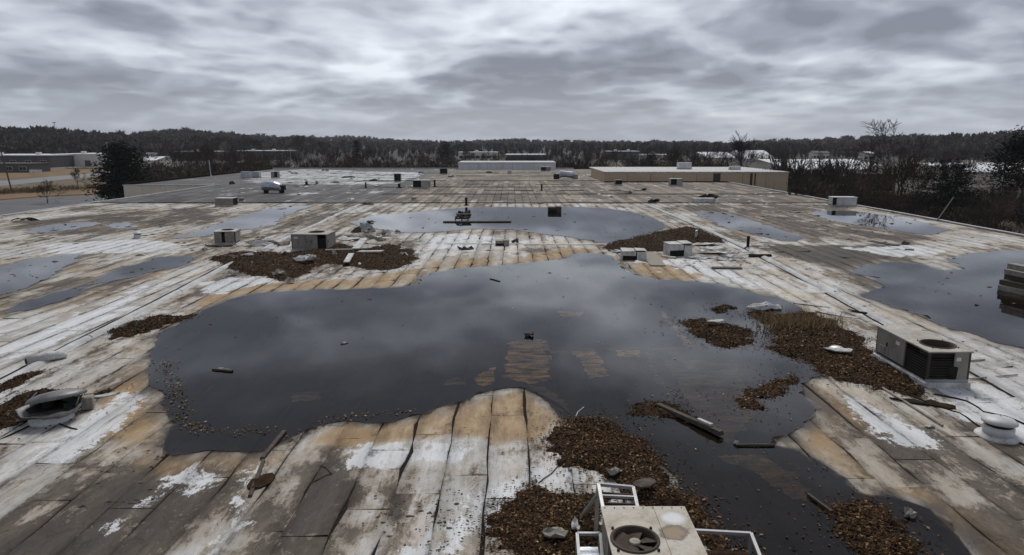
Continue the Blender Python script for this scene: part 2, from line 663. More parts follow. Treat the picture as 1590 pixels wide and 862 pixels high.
def wall_panel_mat(name, c1, c2, stain=(0.10, 0.07, 0.045)):
    m, g, b = new_mat(name)
    P = pos_of(g)
    n = g.noise(g.vmap(P, (1, 1, 0.12)), 1.2, 7, 0.66)
    n2 = g.noise(P, 0.5, 5, 0.6)
    f = g.noise(P, 14, 4, 0.7)
    base = g.ramp(g.add(g.mul(n2, 0.6), g.mul(f, 0.4)), [(0.35, c1), (0.65, c2)])
    g.put(b.inputs['Base Color'], g.mix(g.mul(g.step(n, 0.56, 0.76), 0.6), base, stain))
    b.inputs['Roughness'].default_value = 0.8
    g.put(b.inputs['Normal'], g.bump(f, 0.1, 0.02))
    return m


M_ROOF = make_roof_mat()
M_BROWN = make_brown_roof()
M_WATER = make_water()
M_LEAF = make_leaf_mat()
M_BITUMEN = simple_mat('bare_bitumen', (0.012, 0.010, 0.009), (0.040, 0.033, 0.027), 3.0, 0.95, world=True, spec=0.03)
M_SOIL = simple_mat('dark_soil', (0.015, 0.010, 0.007), (0.064, 0.039, 0.023), 4.0, 0.95, bump=0.5, world=True, spec=0.05)
M_FLASH = simple_mat('white_flashing', (0.30, 0.29, 0.27), (0.60, 0.61, 0.62), 2.5, 0.65, world=True, stretch=(1, 0.4, 1))
M_SCRAP = simple_mat('torn_white_membrane', (0.20, 0.18, 0.15), (0.74, 0.74, 0.74), 2.2, 0.7, detail=9)
M_SCRAPG = simple_mat('weathered_board', (0.16, 0.14, 0.115), (0.36, 0.325, 0.28), 4.0, 0.8, stretch=(1, 6, 1))
M_WOOD = simple_mat('rotten_timber', (0.028, 0.022, 0.018), (0.13, 0.105, 0.085), 5.0, 0.9, stretch=(1, 1, 6), bump=0.4)
M_UNIT = rusty_mat('beige_unit_paint', (0.17, 0.15, 0.125), (0.33, 0.305, 0.265), 0.62)
M_UNITTOP = rusty_mat('stained_unit_cover', (0.24, 0.205, 0.155), (0.50, 0.475, 0.43), 0.62, streak=False)
M_STEEL = rusty_mat('galvanised_steel', (0.24, 0.24, 0.235), (0.42, 0.42, 0.42), 0.35, 0.45, 0.3)
M_RUST = rusty_mat('rusted_steel', (0.045, 0.032, 0.024), (0.085, 0.060, 0.042), 0.5, 0.9)
M_DARK = simple_mat('black_interior', (0.006, 0.006, 0.006), (0.022, 0.019, 0.016), 8, 0.8)
M_WHITE = rusty_mat('white_metal', (0.40, 0.395, 0.38), (0.66, 0.67, 0.68), 0.30, 0.5)
M_FOIL = simple_mat('crumpled_foil', (0.28, 0.30, 0.33), (0.62, 0.65, 0.70), 3, 0.35, 0.6, bump=0.6)
M_WALL_L = wall_panel_mat('grey_beige_wall', (0.64, 0.57, 0.47), (0.76, 0.69, 0.58), (0.42, 0.36, 0.29))
M_WALL_R = wall_panel_mat('tan_wall', (0.46, 0.35, 0.23), (0.55, 0.43, 0.30))
M_WALL_W = wall_panel_mat('white_wall', (0.62, 0.63, 0.65), (0.74, 0.75, 0.77), (0.30, 0.28, 0.25))
M_GUARD = rusty_mat('sooty_guard', (0.022, 0.020, 0.018), (0.060, 0.052, 0.045), 0.5)
M_STICKER = simple_mat('paper_sticker', (0.55, 0.55, 0.52), (0.75, 0.75, 0.72), 20, 0.6, bump=0)

# ------------------------------------------------------------------ plan of the roof: ponds, wear, stains
ROOF_L, ROOF_R, ROOF_FAR, ROOF_NEAR = -50.0, 39.5, 82.0, -6.0


def ragged(poly, step=0.25, amp=0.22, freq=0.9, seed=0.0, curve=0.55):
    """subdivide an outline and give it a natural edge"""
    out = []
    n = len(poly)
    # catmull-rom through the survey points
    for i in range(n):
        p0, p1, p2, p3 = poly[i - 1], poly[i], poly[(i + 1) % n], poly[(i + 2) % n]
        L = np.linalg.norm(p2 - p1)
        k = max(1, int(L / step))
        for t in np.arange(k) / k:
            q = 0.5 * ((2 * p1) + (-p0 + p2) * t + (2 * p0 - 5 * p1 + 4 * p2 - p3) * t * t + (-p0 + 3 * p1 - 3 * p2 + p3) * t ** 3)
            lin = p1 + (p2 - p1) * t
            out.append(q * curve + lin * (1 - curve))
    out = np.array(out)
    dx = fbm(out[:, 0] * freq + seed, out[:, 1] * freq, 6) - 0.5
    dy = fbm(out[:, 0] * freq + 50 + seed, out[:, 1] * freq + 9, 6) - 0.5
    sc = amp * 2.2
    out = out + np.stack([dx, dy], -1) * sc
    ex = fbm(out[:, 0] * freq * 3.7 + seed, out[:, 1] * freq * 3.7, 3) - 0.5
    ey = fbm(out[:, 0] * freq * 3.7 + 11, out[:, 1] * freq * 3.7 + seed, 3) - 0.5
    out = out + np.stack([ex, ey], -1) * amp * 0.8
    return out


POND_PX = {
    'main': [(300, 490), (345, 468), (395, 456), (470, 451), (540, 449), (600, 448), (645, 443), (658, 430), (700, 419), (760, 414),
             (830, 408), (880, 402), (893, 394), (930, 394), (955, 402), (962, 413), (985, 428), (1030, 434), (1085, 438), (1140, 447),
             (1175, 455), (1215, 466), (1250, 484), (1290, 512), (1330, 545), (1300, 572), (1240, 596), (1268, 640), (1252, 662), (1198, 690),
             (1240, 704), (1290, 728), (1335, 762), (1400, 776), (1450, 800), (1492, 832), (1515, 870), (1560, 960), (1150, 960), (1100, 830), (1060, 765),
             (1010, 702), (950, 672), (890, 655), (866, 638), (835, 614), (815, 604), (770, 608), (720, 622), (690, 633), (650, 645),
             (600, 655), (540, 655), (500, 660), (470, 670), (440, 688), (410, 700), (370, 704), (320, 701), (270, 706), (248, 700),
             (262, 662), (256, 630), (240, 602), (231, 575), (238, 545), (246, 520), (278, 502)],
    'far': [(545, 345), (580, 335), (640, 330), (700, 324), (760, 322), (830, 322), (900, 322), (960, 326), (1000, 334), (1030, 347),
            (1025, 358), (985, 368), (948, 378), (930, 376), (900, 370), (850, 365), (800, 358), (740, 356), (690, 359), (640, 362),
            (590, 357), (560, 352)],
    'left': [(-120, 440), (0, 416), (40, 405), (110, 395), (124, 400), (96, 420), (60, 440), (0, 460), (-120, 505)],
    'left_strip': [(140, 441), (190, 416), (245, 400), (300, 399), (290, 411), (230, 425), (170, 438)],
    'left_film': [(0, 487), (40, 466), (100, 450), (140, 444), (110, 462), (50, 478)],
    'left_back': [(40, 360), (80, 350), (130, 345), (158, 347), (112, 357), (62, 363)],
    'left_dot': [(165, 350), (192, 345), (216, 350), (190, 355)],
    'left_mid': [(268, 371), (320, 355), (372, 336), (430, 322), (482, 320), (442, 336), (420, 350), (345, 363)],
    'right_back': [(1255, 331), (1310, 327), (1380, 335), (1440, 347), (1472, 358), (1440, 365), (1370, 356), (1300, 345)],
    'right_strip': [(1078, 331), (1112, 330), (1160, 340), (1200, 354), (1246, 370), (1220, 375), (1170, 364), (1122, 352), (1106, 344)],
    'right': [(1325, 416), (1370, 408), (1420, 410), (1462, 421), (1496, 417), (1474, 404), (1530, 392), (1592, 389), (1680, 396), (1760, 590),
              (1590, 542), (1540, 530), (1480, 511), (1430, 490), (1372, 471), (1340, 456), (1372, 446), (1358, 432), (1325, 424)],
}
PONDS = {k: ragged(plan(v), 0.11 if k == 'main' else 0.25, 0.30 if k == 'main' else 0.55, 1.4 if k == 'main' else 0.8, i * 7.1)
         for i, (k, v) in enumerate(POND_PX.items())}

WORN_PX = [
    ([(-60, 715), (120, 690), (250, 705), (330, 722), (400, 715), (420, 800), (420, 900), (-60, 900)], 0.30),
    ([(430, 715), (500, 690), (600, 690), (700, 725), (700, 790), (620, 840), (560, 900), (400, 900)], 0.30),
    ([(120, 590), (230, 560), (240, 600), (140, 625)], 0.35),
    ([(120, 760), (190, 720), (250, 715), (260, 745), (190, 790), (110, 800)], 0.45),
    ([(440, 800), (500, 720), (560, 705), (600, 760), (540, 840), (450, 880)], 0.35),
    ([(-60, 830), (60, 800), (160, 830), (200, 900), (-60, 900)], 0.3),
    ([(-40, 445), (120, 432), (250, 425), (210, 462), (0, 500), (-60, 505)], 0.55),
    ([(20, 345), (300, 322), (340, 345), (100, 366)], 0.45),
    ([(200, 470), (330, 430), (340, 445), (220, 490)], 0.1),
    ([(1160, 382), (1400, 380), (1470, 440), (1350, 462), (1300, 420)], 0.75),
    ([(1050, 318), (1300, 318), (1450, 372), (1260, 378), (1120, 345)], 0.42),
    ([(500, 320), (560, 318), (480, 350), (400, 372), (420, 352)], 0.3),
    ([(1250, 600), (1480, 650), (1620, 760), (1620, 900), (1500, 900), (1400, 775), (1260, 670)], 0.16),
    ([(1400, 790), (1620, 800), (1620, 900), (1500, 900)], 0.5),
    ([(1540, 650), (1460, 640), (1620, 740), (1620, 700)], 0.4),
    ([(-20, 480), (300, 415), (345, 425), (100, 560), (-60, 640)], -0.4),
    ([(1170, 392), (1300, 430), (1620, 555), (1620, 620), (1500, 560), (1380, 500)], -0.45),
    ([(540, 692), (640, 684), (750, 678), (735, 716), (640, 722), (548, 722)], -0.75),
    ([(700, 760), (790, 700), (880, 715), (930, 740), (790, 780), (740, 900), (600, 900)], -0.35),
    ([(1440, 600), (1620, 600), (1620, 690), (1480, 645)], -0.7),
    ([(640, 362), (930, 378), (760, 392), (560, 430), (640, 390)], -0.35),
    ([(40, 690), (190, 640), (240, 660), (120, 740), (-40, 800), (-60, 720)], -0.35),
    ([(380, 700), (420, 700), (400, 780), (340, 900), (280, 900), (340, 800)], -0.6),
    ([(1020, 400), (1180, 400), (1320, 480), (1240, 480), (1080, 430)], -0.35),
]
TAN_PX = [
    ([(640, 640), (700, 625), (815, 600), (870, 645), (860, 670), (800, 690), (700, 680), (600, 692), (500, 690), (470, 690), (510, 655)], 1.0),
    ([(150, 610), (240, 575), (262, 640), (255, 690), (180, 680), (150, 640)], 0.85),
    ([(300, 465), (400, 440), (560, 432), (650, 415), (660, 440), (540, 452), (400, 458), (310, 486)], 0.75),
    ([(820, 395), (895, 383), (940, 388), (880, 402), (800, 410)], 0.9),
    ([(965, 400), (1040, 395), (1110, 425), (1060, 440), (985, 428)], 0.85),
    ([(660, 405), (800, 395), (830, 408), (660, 425)], 0.55),
    ([(1195, 685), (1270, 655), (1330, 690), (1290, 728)], 0.6),
    ([(620, 730), (720, 710), (720, 770), (640, 770)], 0.55),
]
SHALLOW_PX = [
    ([(792, 530), (846, 528), (856, 545), (850, 592), (820, 598), (782, 586)], 1.0),
    ([(735, 590), (768, 568), (770, 590), (745, 600)], 0.9),
    ([(868, 484), (903, 484), (902, 493), (870, 493)], 1.0),
    ([(845, 545), (880, 545), (880, 552), (848, 553)], 0.7),
    ([(886, 544), (925, 545), (945, 585), (918, 588), (900, 560)], 0.75),
    ([(955, 544), (992, 544), (996, 556), (962, 558)], 0.8),
    ([(1000, 548), (1010, 548), (1030, 596), (1016, 596)], 0.6),
    ([(1036, 544), (1050, 544), (1068, 572), (1056, 574)], 0.6),
    ([(1023, 484), (1030, 484), (1080, 542), (1070, 543)], 0.8),
    ([(880, 541), (1080, 541), (1080, 544), (880, 544)], 0.65),
    ([(450, 612), (496, 608), (494, 622), (452, 624)], 0.45),
    ([(690, 590), (725, 588), (722, 598), (690, 600)], 0.6),
    ([(1115, 710), (1185, 706), (1240, 740), (1260, 780), (1225, 775), (1180, 740)], 0.42),
    ([(1030, 560), (1140, 560), (1180, 640), (1130, 690), (1080, 650), (1060, 610)], 0.25),
    ([(820, 600), (870, 635), (900, 655), (870, 620), (850, 604)], 0.3),
]
COAT_PX = [
    [(545, 694), (610, 688), (700, 686), (735, 682), (728, 714), (690, 720), (640, 718), (600, 724), (545, 724)],
    [(395, 706), (420, 700), (406, 742), (374, 800), (345, 870), (300, 870), (330, 810), (372, 745)],
    [(352, 800), (396, 768), (376, 830), (352, 900), (316, 900)],
    [(690, 800), (752, 755), (810, 735), (880, 728), (800, 790), (742, 840), (712, 900), (640, 900), (660, 850)],
    [(150, 640), (196, 612), (228, 618), (188, 655), (120, 705), (70, 738), (20, 750), (80, 690)],
    [(270, 740), (318, 722), (336, 742), (300, 764), (262, 762)],
    [(150, 812), (196, 796), (208, 812), (172, 840), (150, 836)],
    [(1440, 604), (1530, 612), (1620, 650), (1620, 700), (1560, 660), (1478, 644)],
    [(1300, 610), (1350, 622), (1400, 655), (1450, 690), (1400, 690), (1340, 650)],
    [(0, 540), (110, 490), (200, 450), (260, 436), (150, 505), (0, 585)],
    [(1240, 432), (1330, 470), (1430, 520), (1520, 560), (1480, 560), (1380, 512), (1280, 462)],
    [(1010, 405), (1080, 402), (1180, 440), (1230, 470), (1150, 440), (1080, 425)],
    [(660, 366), (720, 362), (800, 372), (740, 384), (670, 386)],
    [(60, 380), (200, 372), (300, 378), (220, 392), (80, 396)],
    [(1300, 385), (1420, 380), (1480, 392), (1400, 400)],
    [(300, 440), (420, 425), (460, 432), (330, 458)],
]
COAT = [plan(p) for p in COAT_PX]
WORN = [(plan(p), v) for p, v in WORN_PX]
TAN = [(plan(p), v) for p, v in TAN_PX]
SHAL = [(plan(p), v) for p, v in SHALLOW_PX]


def roof_attrs(xy):
    sd = np.full(len(xy), -9.0)
    for p in PONDS.values():
        lo, hi = p.min(0) - 4, p.max(0) + 4
        m = ((xy >= lo) & (xy <= hi)).all(1)
        if m.any():
            sd[m] = np.maximum(sd[m], poly_sd(xy[m], p))
    sd = np.clip(sd, -4, 3)
    worn = np.zeros(len(xy))
    for p, v in WORN:
        worn += v * smooth(poly_sd(xy, p), -0.7, 0.9)
    tan = np.zeros(len(xy))
    for p, v in TAN:
        tan = np.maximum(tan, v * smooth(poly_sd(xy, p), -0.4, 0.5))
    coat = np.full(len(xy), -2.0)
    for p in COAT:
        coat = np.maximum(coat, poly_sd(xy, p))
    return sd, np.clip(worn, -1, 1), tan, np.clip(coat, -2, 2)


# ------------------------------------------------------------------ the warehouse
WH = empty('warehouse', (0, 38, GROUND))
tag(WH, 'huge abandoned flat roofed warehouse with ponded peeling membrane roof under the camera', 'building')


def wpart(name, mb, mat, parent=None, **kw):
    o = mb.build(name, mat, parent or WH, **kw)
    if parent is None or parent == WH:
        o.matrix_parent_inverse = WH.matrix_basis.inverted()
    return o


ROOF_DECK = wpart('roof', MB().box(ROOF_L, ROOF_R, ROOF_NEAR, ROOF_FAR, -0.35, -0.02), M_BITUMEN)
SHEET_W = 0.914


MAIN_PONDS = [PONDS[k] for k in ('main', 'far', 'left', 'right', 'right_back', 'left_mid')]


def build_sheets():
    strips = []
    i = 0
    x = ROOF_L + 0.1
    rr = random.Random(3)
    while x + SHEET_W < ROOF_R - 0.05:
        y = 6.0 + rr.uniform(-5, 0)
        while y < ROOF_FAR - 0.4:
            L = rr.uniform(2.4, 5.4)
            y1 = min(y + L, ROOF_FAR - 0.25)
            xm = abs(x + SHEET_W / 2)
            if xm < 0.80 * y1 + 2.0 and y1 - y > 0.3:
                strips.append((x, x + SHEET_W, y, y1, rr.random(), rr.random()))
            y = y1 + rr.uniform(0.0, 0.02)
        x += SHEET_W
        i += 1
    rows = 7
    tpl = np.arange(rows)
    Vs, tones = [], []
    for (x0, x1, y0, y1, tone, q) in strips:
        t = tpl / (rows - 1)
        ys = y0 + (y1 - y0) * t
        gl = np.clip(fbm(ys * 0.9 + x0 * 13.1, ys * 0 + x0 * 3.7, 3) - 0.50, 0, 1) * 0.30
        gr = np.clip(fbm(ys * 0.9 + x1 * 11.7 + 40, ys * 0 + x1 * 2.9, 3) - 0.50, 0, 1) * 0.30
        wob = (fbm(ys * 0.35, ys * 0 + x0 * 1.3, 2) - 0.5) * 0.05
        wob2 = (fbm(ys * 0.35, ys * 0 + x1 * 1.3, 2) - 0.5) * 0.05
        xl, xr = x0 + wob + gl, x1 + wob2 - gr
        xm = (xl + xr) / 2
        yw0 = (fbm(np.array([x0 * 3, x0 * 3 + 1.5, x0 * 3 + 3]), np.full(3, y0), 2) - 0.5) * 0.22
        z = 0.002 + 0.004 * tone + 0.006 * (fbm(ys * 0.7 + q * 90, ys * 0 + x0, 3) - 0.3)
        zl, zm, zr = z.copy(), z.copy() + 0.001, z + 0.004
        wetc = max(float(poly_sd(np.array([[x0, (y0 + y1) / 2]]), p)[0]) for p in MAIN_PONDS)
        if q < 0.07 and wetc < -2:                # curled end
            k = rr.uniform(0.02, 0.07)
            (zl if q < 0.035 else zr)[0] += k
            zm[0] += k * 0.5
        if 0.2 < q < 0.40 and wetc < -2:                        # lifted side lap
            b = np.clip(fbm(ys * 1.3 + q * 200, ys * 0, 2) - 0.45, 0, 1) * 0.16
            zr = zr + b
        Y = np.stack([ys, ys, ys], 1)
        Y[0] += yw0 * 0.5
        top = np.stack([np.stack([xl, xm, xr], 1), Y, np.stack([zl, zm, zr], 1)], -1).reshape(-1, 3)
        sl = np.stack([xl, Y[:, 0], np.full(rows, -0.02)], -1)
        sr = np.stack([xr, Y[:, 2], np.full(rows, -0.02)], -1)
        Vs.append(np.concatenate([top, sl, sr]))
        tones.append(tone)
    F = []
    for r in range(rows - 1):
        for c in range(2):
            a = r * 3 + c
            F.append((a, a + 1, a + 4, a + 3))
        b = rows * 3
        F.append((b + r, r * 3, r * 3 + 3, b + r + 1))
        b2 = rows * 4
        F.append((r * 3 + 2, b2 + r, b2 + r + 1, r * 3 + 5))
    F = np.array(F)
    nv = rows * 5
    EDGE = np.concatenate([np.tile([1.0, 0.0, 1.0], rows), np.ones(rows * 2)])
    EDGE[[1, rows * 3 - 2]] = 0.9
    allV = np.concatenate(Vs)
    sd, worn, tan, coat = roof_attrs(allV[:, :2])
    order = sorted(range(len(Vs)), key=lambda i: np.hypot(*Vs[i][:, :2].mean(0)) + 0.0)
    # the largest in the picture that lie within it
    vis = [i for i in order if Vs[i][:, 1].max() > 9.0]
    single = set(vis[:300])
    rest = []
    for i in vis:
        s = slice(i * nv, (i + 1) * nv)
        if i in single:
            me = mesh_np('membrane_sheet', Vs[i], F)
            for nme, arr in (('pond_sd', sd[s]), ('worn', worn[s]), ('tan', tan[s]), ('edge', EDGE), ('coat', coat[s]), ('tone', np.full(nv, tones[i]))):
                set_attr(me, nme, arr)
            link('membrane_sheet', me, M_ROOF, ROOF_DECK)
        else:
            rest.append(i)
    V = np.concatenate([Vs[i] for i in rest])
    FF = np.concatenate([F + k * nv for k in range(len(rest))])
    idx = np.concatenate([np.arange(i * nv, (i + 1) * nv) for i in rest])
    me = mesh_np('membrane_sheets', V, FF)
    for nme, arr in (('pond_sd', sd[idx]), ('worn', worn[idx]), ('tan', tan[idx]), ('edge', np.tile(EDGE, len(rest))), ('coat', coat[idx]),
                     ('tone', np.repeat([tones[i] for i in rest], nv))):
        set_attr(me, nme, arr)
    o = link('membrane_sheets', me, M_ROOF, ROOF_DECK)
    o['kind'] = 'stuff'


build_sheets()


def grid_mesh(x0, x1, y0, y1, z, step):
    nx, ny = max(2, int((x1 - x0) / step) + 1), max(2, int((y1 - y0) / step) + 1)
    X, Y = np.meshgrid(np.linspace(x0, x1, nx), np.linspace(y0, y1, ny))
    V = np.stack([X.ravel(), Y.ravel(), np.full(X.size, z)], -1)
    i = np.arange(nx * ny).reshape(ny, nx)
    F = np.stack([i[:-1, :-1], i[:-1, 1:], i[1:, 1:], i[1:, :-1]], -1).reshape(-1, 4)
    return V, F


# far half of the roof: brown rolls, grey wing on the left, white patch behind
FAR_END = 190.0
WING_X, WING_Y = -65.3, 117.0
WHITE_PX = [([(395, 268), (480, 262), (560, 266), (660, 268), (655, 272), (620, 285), (545, 287), (420, 287), (385, 282)], 1.0),
            ([(335, 301), (375, 299), (368, 304), (340, 304)], 0.8),
            ([(440, 302), (500, 296), (502, 299), (470, 304)], 0.9),
            ([(556, 298), (600, 296), (596, 300), (560, 300)], 0.9),
            ([(1080, 308), (1100, 304), (1130, 304), (1110, 312)], 0.6),
            ([(690, 262), (715, 262), (715, 266), (690, 266)], 0.5)]
GREY_PX = [([(150, 318), (345, 286), (190, 283), (400, 262), (560, 258), (640, 268), (600, 290), (560, 300), (530, 315)], 1.0)]


def far_attrs(xy):
    wh = np.zeros(len(xy))
    for p, v in WHITE_PX:
        wh = np.maximum(wh, v * smooth(poly_sd(xy, plan(p)), -0.8, 0.8))
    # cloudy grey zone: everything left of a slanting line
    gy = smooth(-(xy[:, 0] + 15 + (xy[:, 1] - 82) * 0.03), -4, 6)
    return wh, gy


def build_far_roof():
    o = wpart('far_roof', MB().box(ROOF_L, ROOF_R, ROOF_FAR, FAR_END, -0.35, -0.03), M_BITUMEN)
    V, F = grid_mesh(ROOF_L + 0.1, ROOF_R - 0.1, 132.0, FAR_END - 0.1, -0.012, 1.6)
    V2, F2 = grid_mesh(WING_X + 0.1, ROOF_L, WING_Y + 0.3, FAR_END - 0.1, -0.012, 1.6)
    Vs, Fs, tones = [V, V2], [F, F2 + len(V)], [np.full(len(V), 0.5), np.full(len(V2), 0.35)]
    n = len(V) + len(V2)
    rr = random.Random(9)
    x = ROOF_L + 0.1
    w = SHEET_W * 1.0
    Fq = []
    while x + w < ROOF_R:
        y = ROOF_FAR + 0.1 + rr.uniform(-6, 0)
        while y < 131.9:
            y1 = min(y + rr.uniform(6, 11), 131.98)
            ya = max(y, ROOF_FAR + 0.12)
            if y1 - ya > 0.5:
                g0, g1 = rr.uniform(0, 0.05), rr.uniform(0, 0.05)
                z = rr.uniform(-0.012, 0.0)
                q = 5
                yy = np.linspace(ya, y1 - rr.uniform(0, 0.06), q)
                vv = np.concatenate([np.stack([np.full(q, x + g0), yy, np.full(q, z)], -1), np.stack([np.full(q, x + w - g1), yy, np.full(q, z + 0.006)], -1)])
                ff = np.array([(k, q + k, q + k + 1, k + 1) for k in range(q - 1)])
                Vs.append(vv)
                Fs.append(ff + n)
                n += len(vv)
                tones.append(np.full(len(vv), rr.random()))
            y = y1
        x += w
    V = np.concatenate(Vs)
    F = np.concatenate(Fs)
    me = mesh_np('roofing_rolls', V, F)
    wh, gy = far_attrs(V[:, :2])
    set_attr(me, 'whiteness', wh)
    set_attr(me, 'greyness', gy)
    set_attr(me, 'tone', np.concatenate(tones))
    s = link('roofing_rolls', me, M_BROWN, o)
    s['kind'] = 'stuff'
    # transverse laps, each a low ridge
    for (xa, xb, y) in ((-18, 38, 96.5), (-6, 20, 104), (-22, 12, 112), (-10, 18, 120), (-28, 16, 131), (-12, 10, 150), (-20, 14, 165)):
        pts = []
        MBr = MB()
        k = 14
        for j in range(k):
            a, b = xa + (xb - xa) * j / k, xa + (xb - xa) * (j + 1) / k - 0.02
            if rr.random() < 0.8:
                yo = rr.uniform(-0.12, 0.12)
                MBr.box(a, b, y + yo - 0.12, y + yo + 0.12, -0.01, 0.05 + rr.uniform(0, 0.04))
        MBr.build('roof_lap', M_BITUMEN, o)
    return o


FAR_ROOF = build_far_roof()
wpart('wing_roof', MB().box(WING_X, ROOF_L - 0.003, WING_Y, FAR_END, -0.35, -0.03), M_BITUMEN)

# ---- walls
rr = random.Random(21)
wpart('side_wall', MB().box(ROOF_R - 0.25, ROOF_R - 0.02, ROOF_NEAR, 126.8, GROUND, -0.352), M_WALL_R)
wpart('side_wall', MB().box(ROOF_L + 0.02, ROOF_L + 0.25, ROOF_NEAR, WING_Y, GROUND, -0.352), M_WALL_L)
wpart('side_wall', MB().box(WING_X + 0.02, WING_X + 0.25, WING_Y + 0.3, FAR_END, GROUND, -0.352), M_WALL_L)
# left wing front: wall panels with open joints under a metal coping
xx = WING_X
while xx < ROOF_L - 0.3:
    x1 = min(xx + 3.1, ROOF_L - 0.01)
    wpart('wall_panel', MB().box(xx + 0.02, x1 - 0.02, WING_Y + rr.uniform(-0.02, 0), WING_Y + 0.25, GROUND, -0.06), M_WALL_L)
    xx = x1
wpart('coping', MB().box(WING_X - 0.08, ROOF_L + 1.2, WING_Y - 0.1, WING_Y + 0.34, -0.055, 0.09), M_FLASH)
wpart('parapet', MB().box(WING_X - 0.05, WING_X + 0.3, WING_Y + 0.36, FAR_END, -0.05, 0.28).box(WING_X - 0.1, WING_X + 0.35, WING_Y + 0.37, FAR_END, 0.282, 0.34), M_BITUMEN)
# metal roof edges (short lengths, a little out of line)


def edge_run(x, ya, yb, w, side):
    y = ya
    while y < yb - 0.5:
        L = min(3.0, yb - y)
        dx = rr.uniform(-0.02, 0.02)
        mb = MB().box(x + dx - w / 2, x + dx + w / 2, y + 0.01, y + L - 0.012, -0.018, 0.07 + rr.uniform(-0.015, 0.02))
        mb.box(x + dx + side * (w / 2 + 0.002), x + dx + side * (w / 2 + 0.03), y + 0.012, y + L - 0.014, -0.3, 0.06)
        wpart('edge_metal', mb, M_FLASH)
        y += L


edge_run(ROOF_R - 0.12, 14.0, 126.0, 0.34, 1)
edge_run(ROOF_L + 0.12, 40.0, 116.5, 0.34, -1)

# joint cover between the white and the brown roof
y = ROOF_L
mb = MB()
while y < ROOF_R - 1:
    L = rr.uniform(3, 6)
    L = min(L, ROOF_R - 0.3 - y)
    mb.box(y, y + L - 0.03, ROOF_FAR - 0.22, ROOF_FAR + 0.10, -0.02, 0.075 + rr.uniform(-0.02, 0.03))
    y += L
wpart('joint_cover', mb, M_BITUMEN)

# right wing: raised block with tan panels
RW_X0, RW_Y, RW_X1, RW_H = 16.8, 127.0, 50.3, 1.65
xs = [RW_X0]
while xs[-1] < RW_X1 - 2:
    xs.append(xs[-1] + 4.2)
xs[-1] = RW_X1
for a, b in zip(xs, xs[1:]):
    z0 = -0.02 if b < ROOF_R else GROUND
    wpart('wall_panel', MB().box(a + 0.03, b - 0.03, RW_Y + rr.uniform(-0.03, 0.0), RW_Y + 0.25, z0, RW_H), M_WALL_R)
wpart('dark_wall_plate', MB().box(36.6, 37.9, RW_Y - 0.06, RW_Y - 0.035, 0.0, RW_H - 0.1), M_WOOD)  # flat dark plate set on the face of the wall
wpart('rust_streak_plate', MB().box(43.3, 43.75, RW_Y - 0.05, RW_Y - 0.032, -1.6, RW_H - 0.06).box(44.1, 44.35, RW_Y - 0.05, RW_Y - 0.032, -0.6, RW_H - 0.05), M_RUST)
wpart('base_shade_strip', MB().box(RW_X0, ROOF_R - 0.3, RW_Y - 0.24, RW_Y - 0.05, -0.02, 0.14), M_BITUMEN)  # black strip standing in for the shadow line at the wall foot
yy = RW_Y + 0.3
while yy < 148:
    wpart('wall_panel', MB().box(RW_X0, RW_X0 + 0.22, yy + 0.02, yy + 4.2, -0.02, RW_H), M_WALL_R)
    yy += 4.25
wpart('side_wall', MB().box(RW_X1 - 0.25, RW_X1 - 0.03, RW_Y + 0.28, 152.0, GROUND, RW_H), M_WALL_R)
wpart('raised_roof', MB().box(RW_X0 - 0.05, RW_X1 + 0.05, RW_Y - 0.08, 152.5, RW_H + 0.003, RW_H + 0.22), M_SCRAP)

# white wall of the higher bay at the far end
x0, x1 = S(714, 262)[0], S(861, 262)[0]
n = 9
for k in range(n):
    a, b = x0 + (x1 - x0) * k / n, x0 + (x1 - x0) * (k + 1) / n
    wpart('white_wall_panel', MB().box(a + 0.02, b - 0.02, FAR_END - 2.0 + rr.uniform(0, 0.04), FAR_END - 1.8, -0.02, 1.75), M_WALL_W)
wpart('white_bay_roof', MB().box(x0 - 0.1, x1 + 0.1, FAR_END - 2.1, FAR_END + 14, 1.753, 1.9), M_FLASH)
wpart('end_wall', MB().box(WING_X, RW_X1, FAR_END + 0.002, FAR_END + 0.3, GROUND, -0.36), M_WALL_W)
wpart('end_coping', MB().box(WING_X + 0.4, x0 - 0.15, FAR_END - 0.3, FAR_END + 0.34, -0.01, 0.32).box(x1 + 0.15, RW_X0 - 0.1, FAR_END - 0.3, FAR_END + 0.34, -0.01, 0.32), M_FLASH)


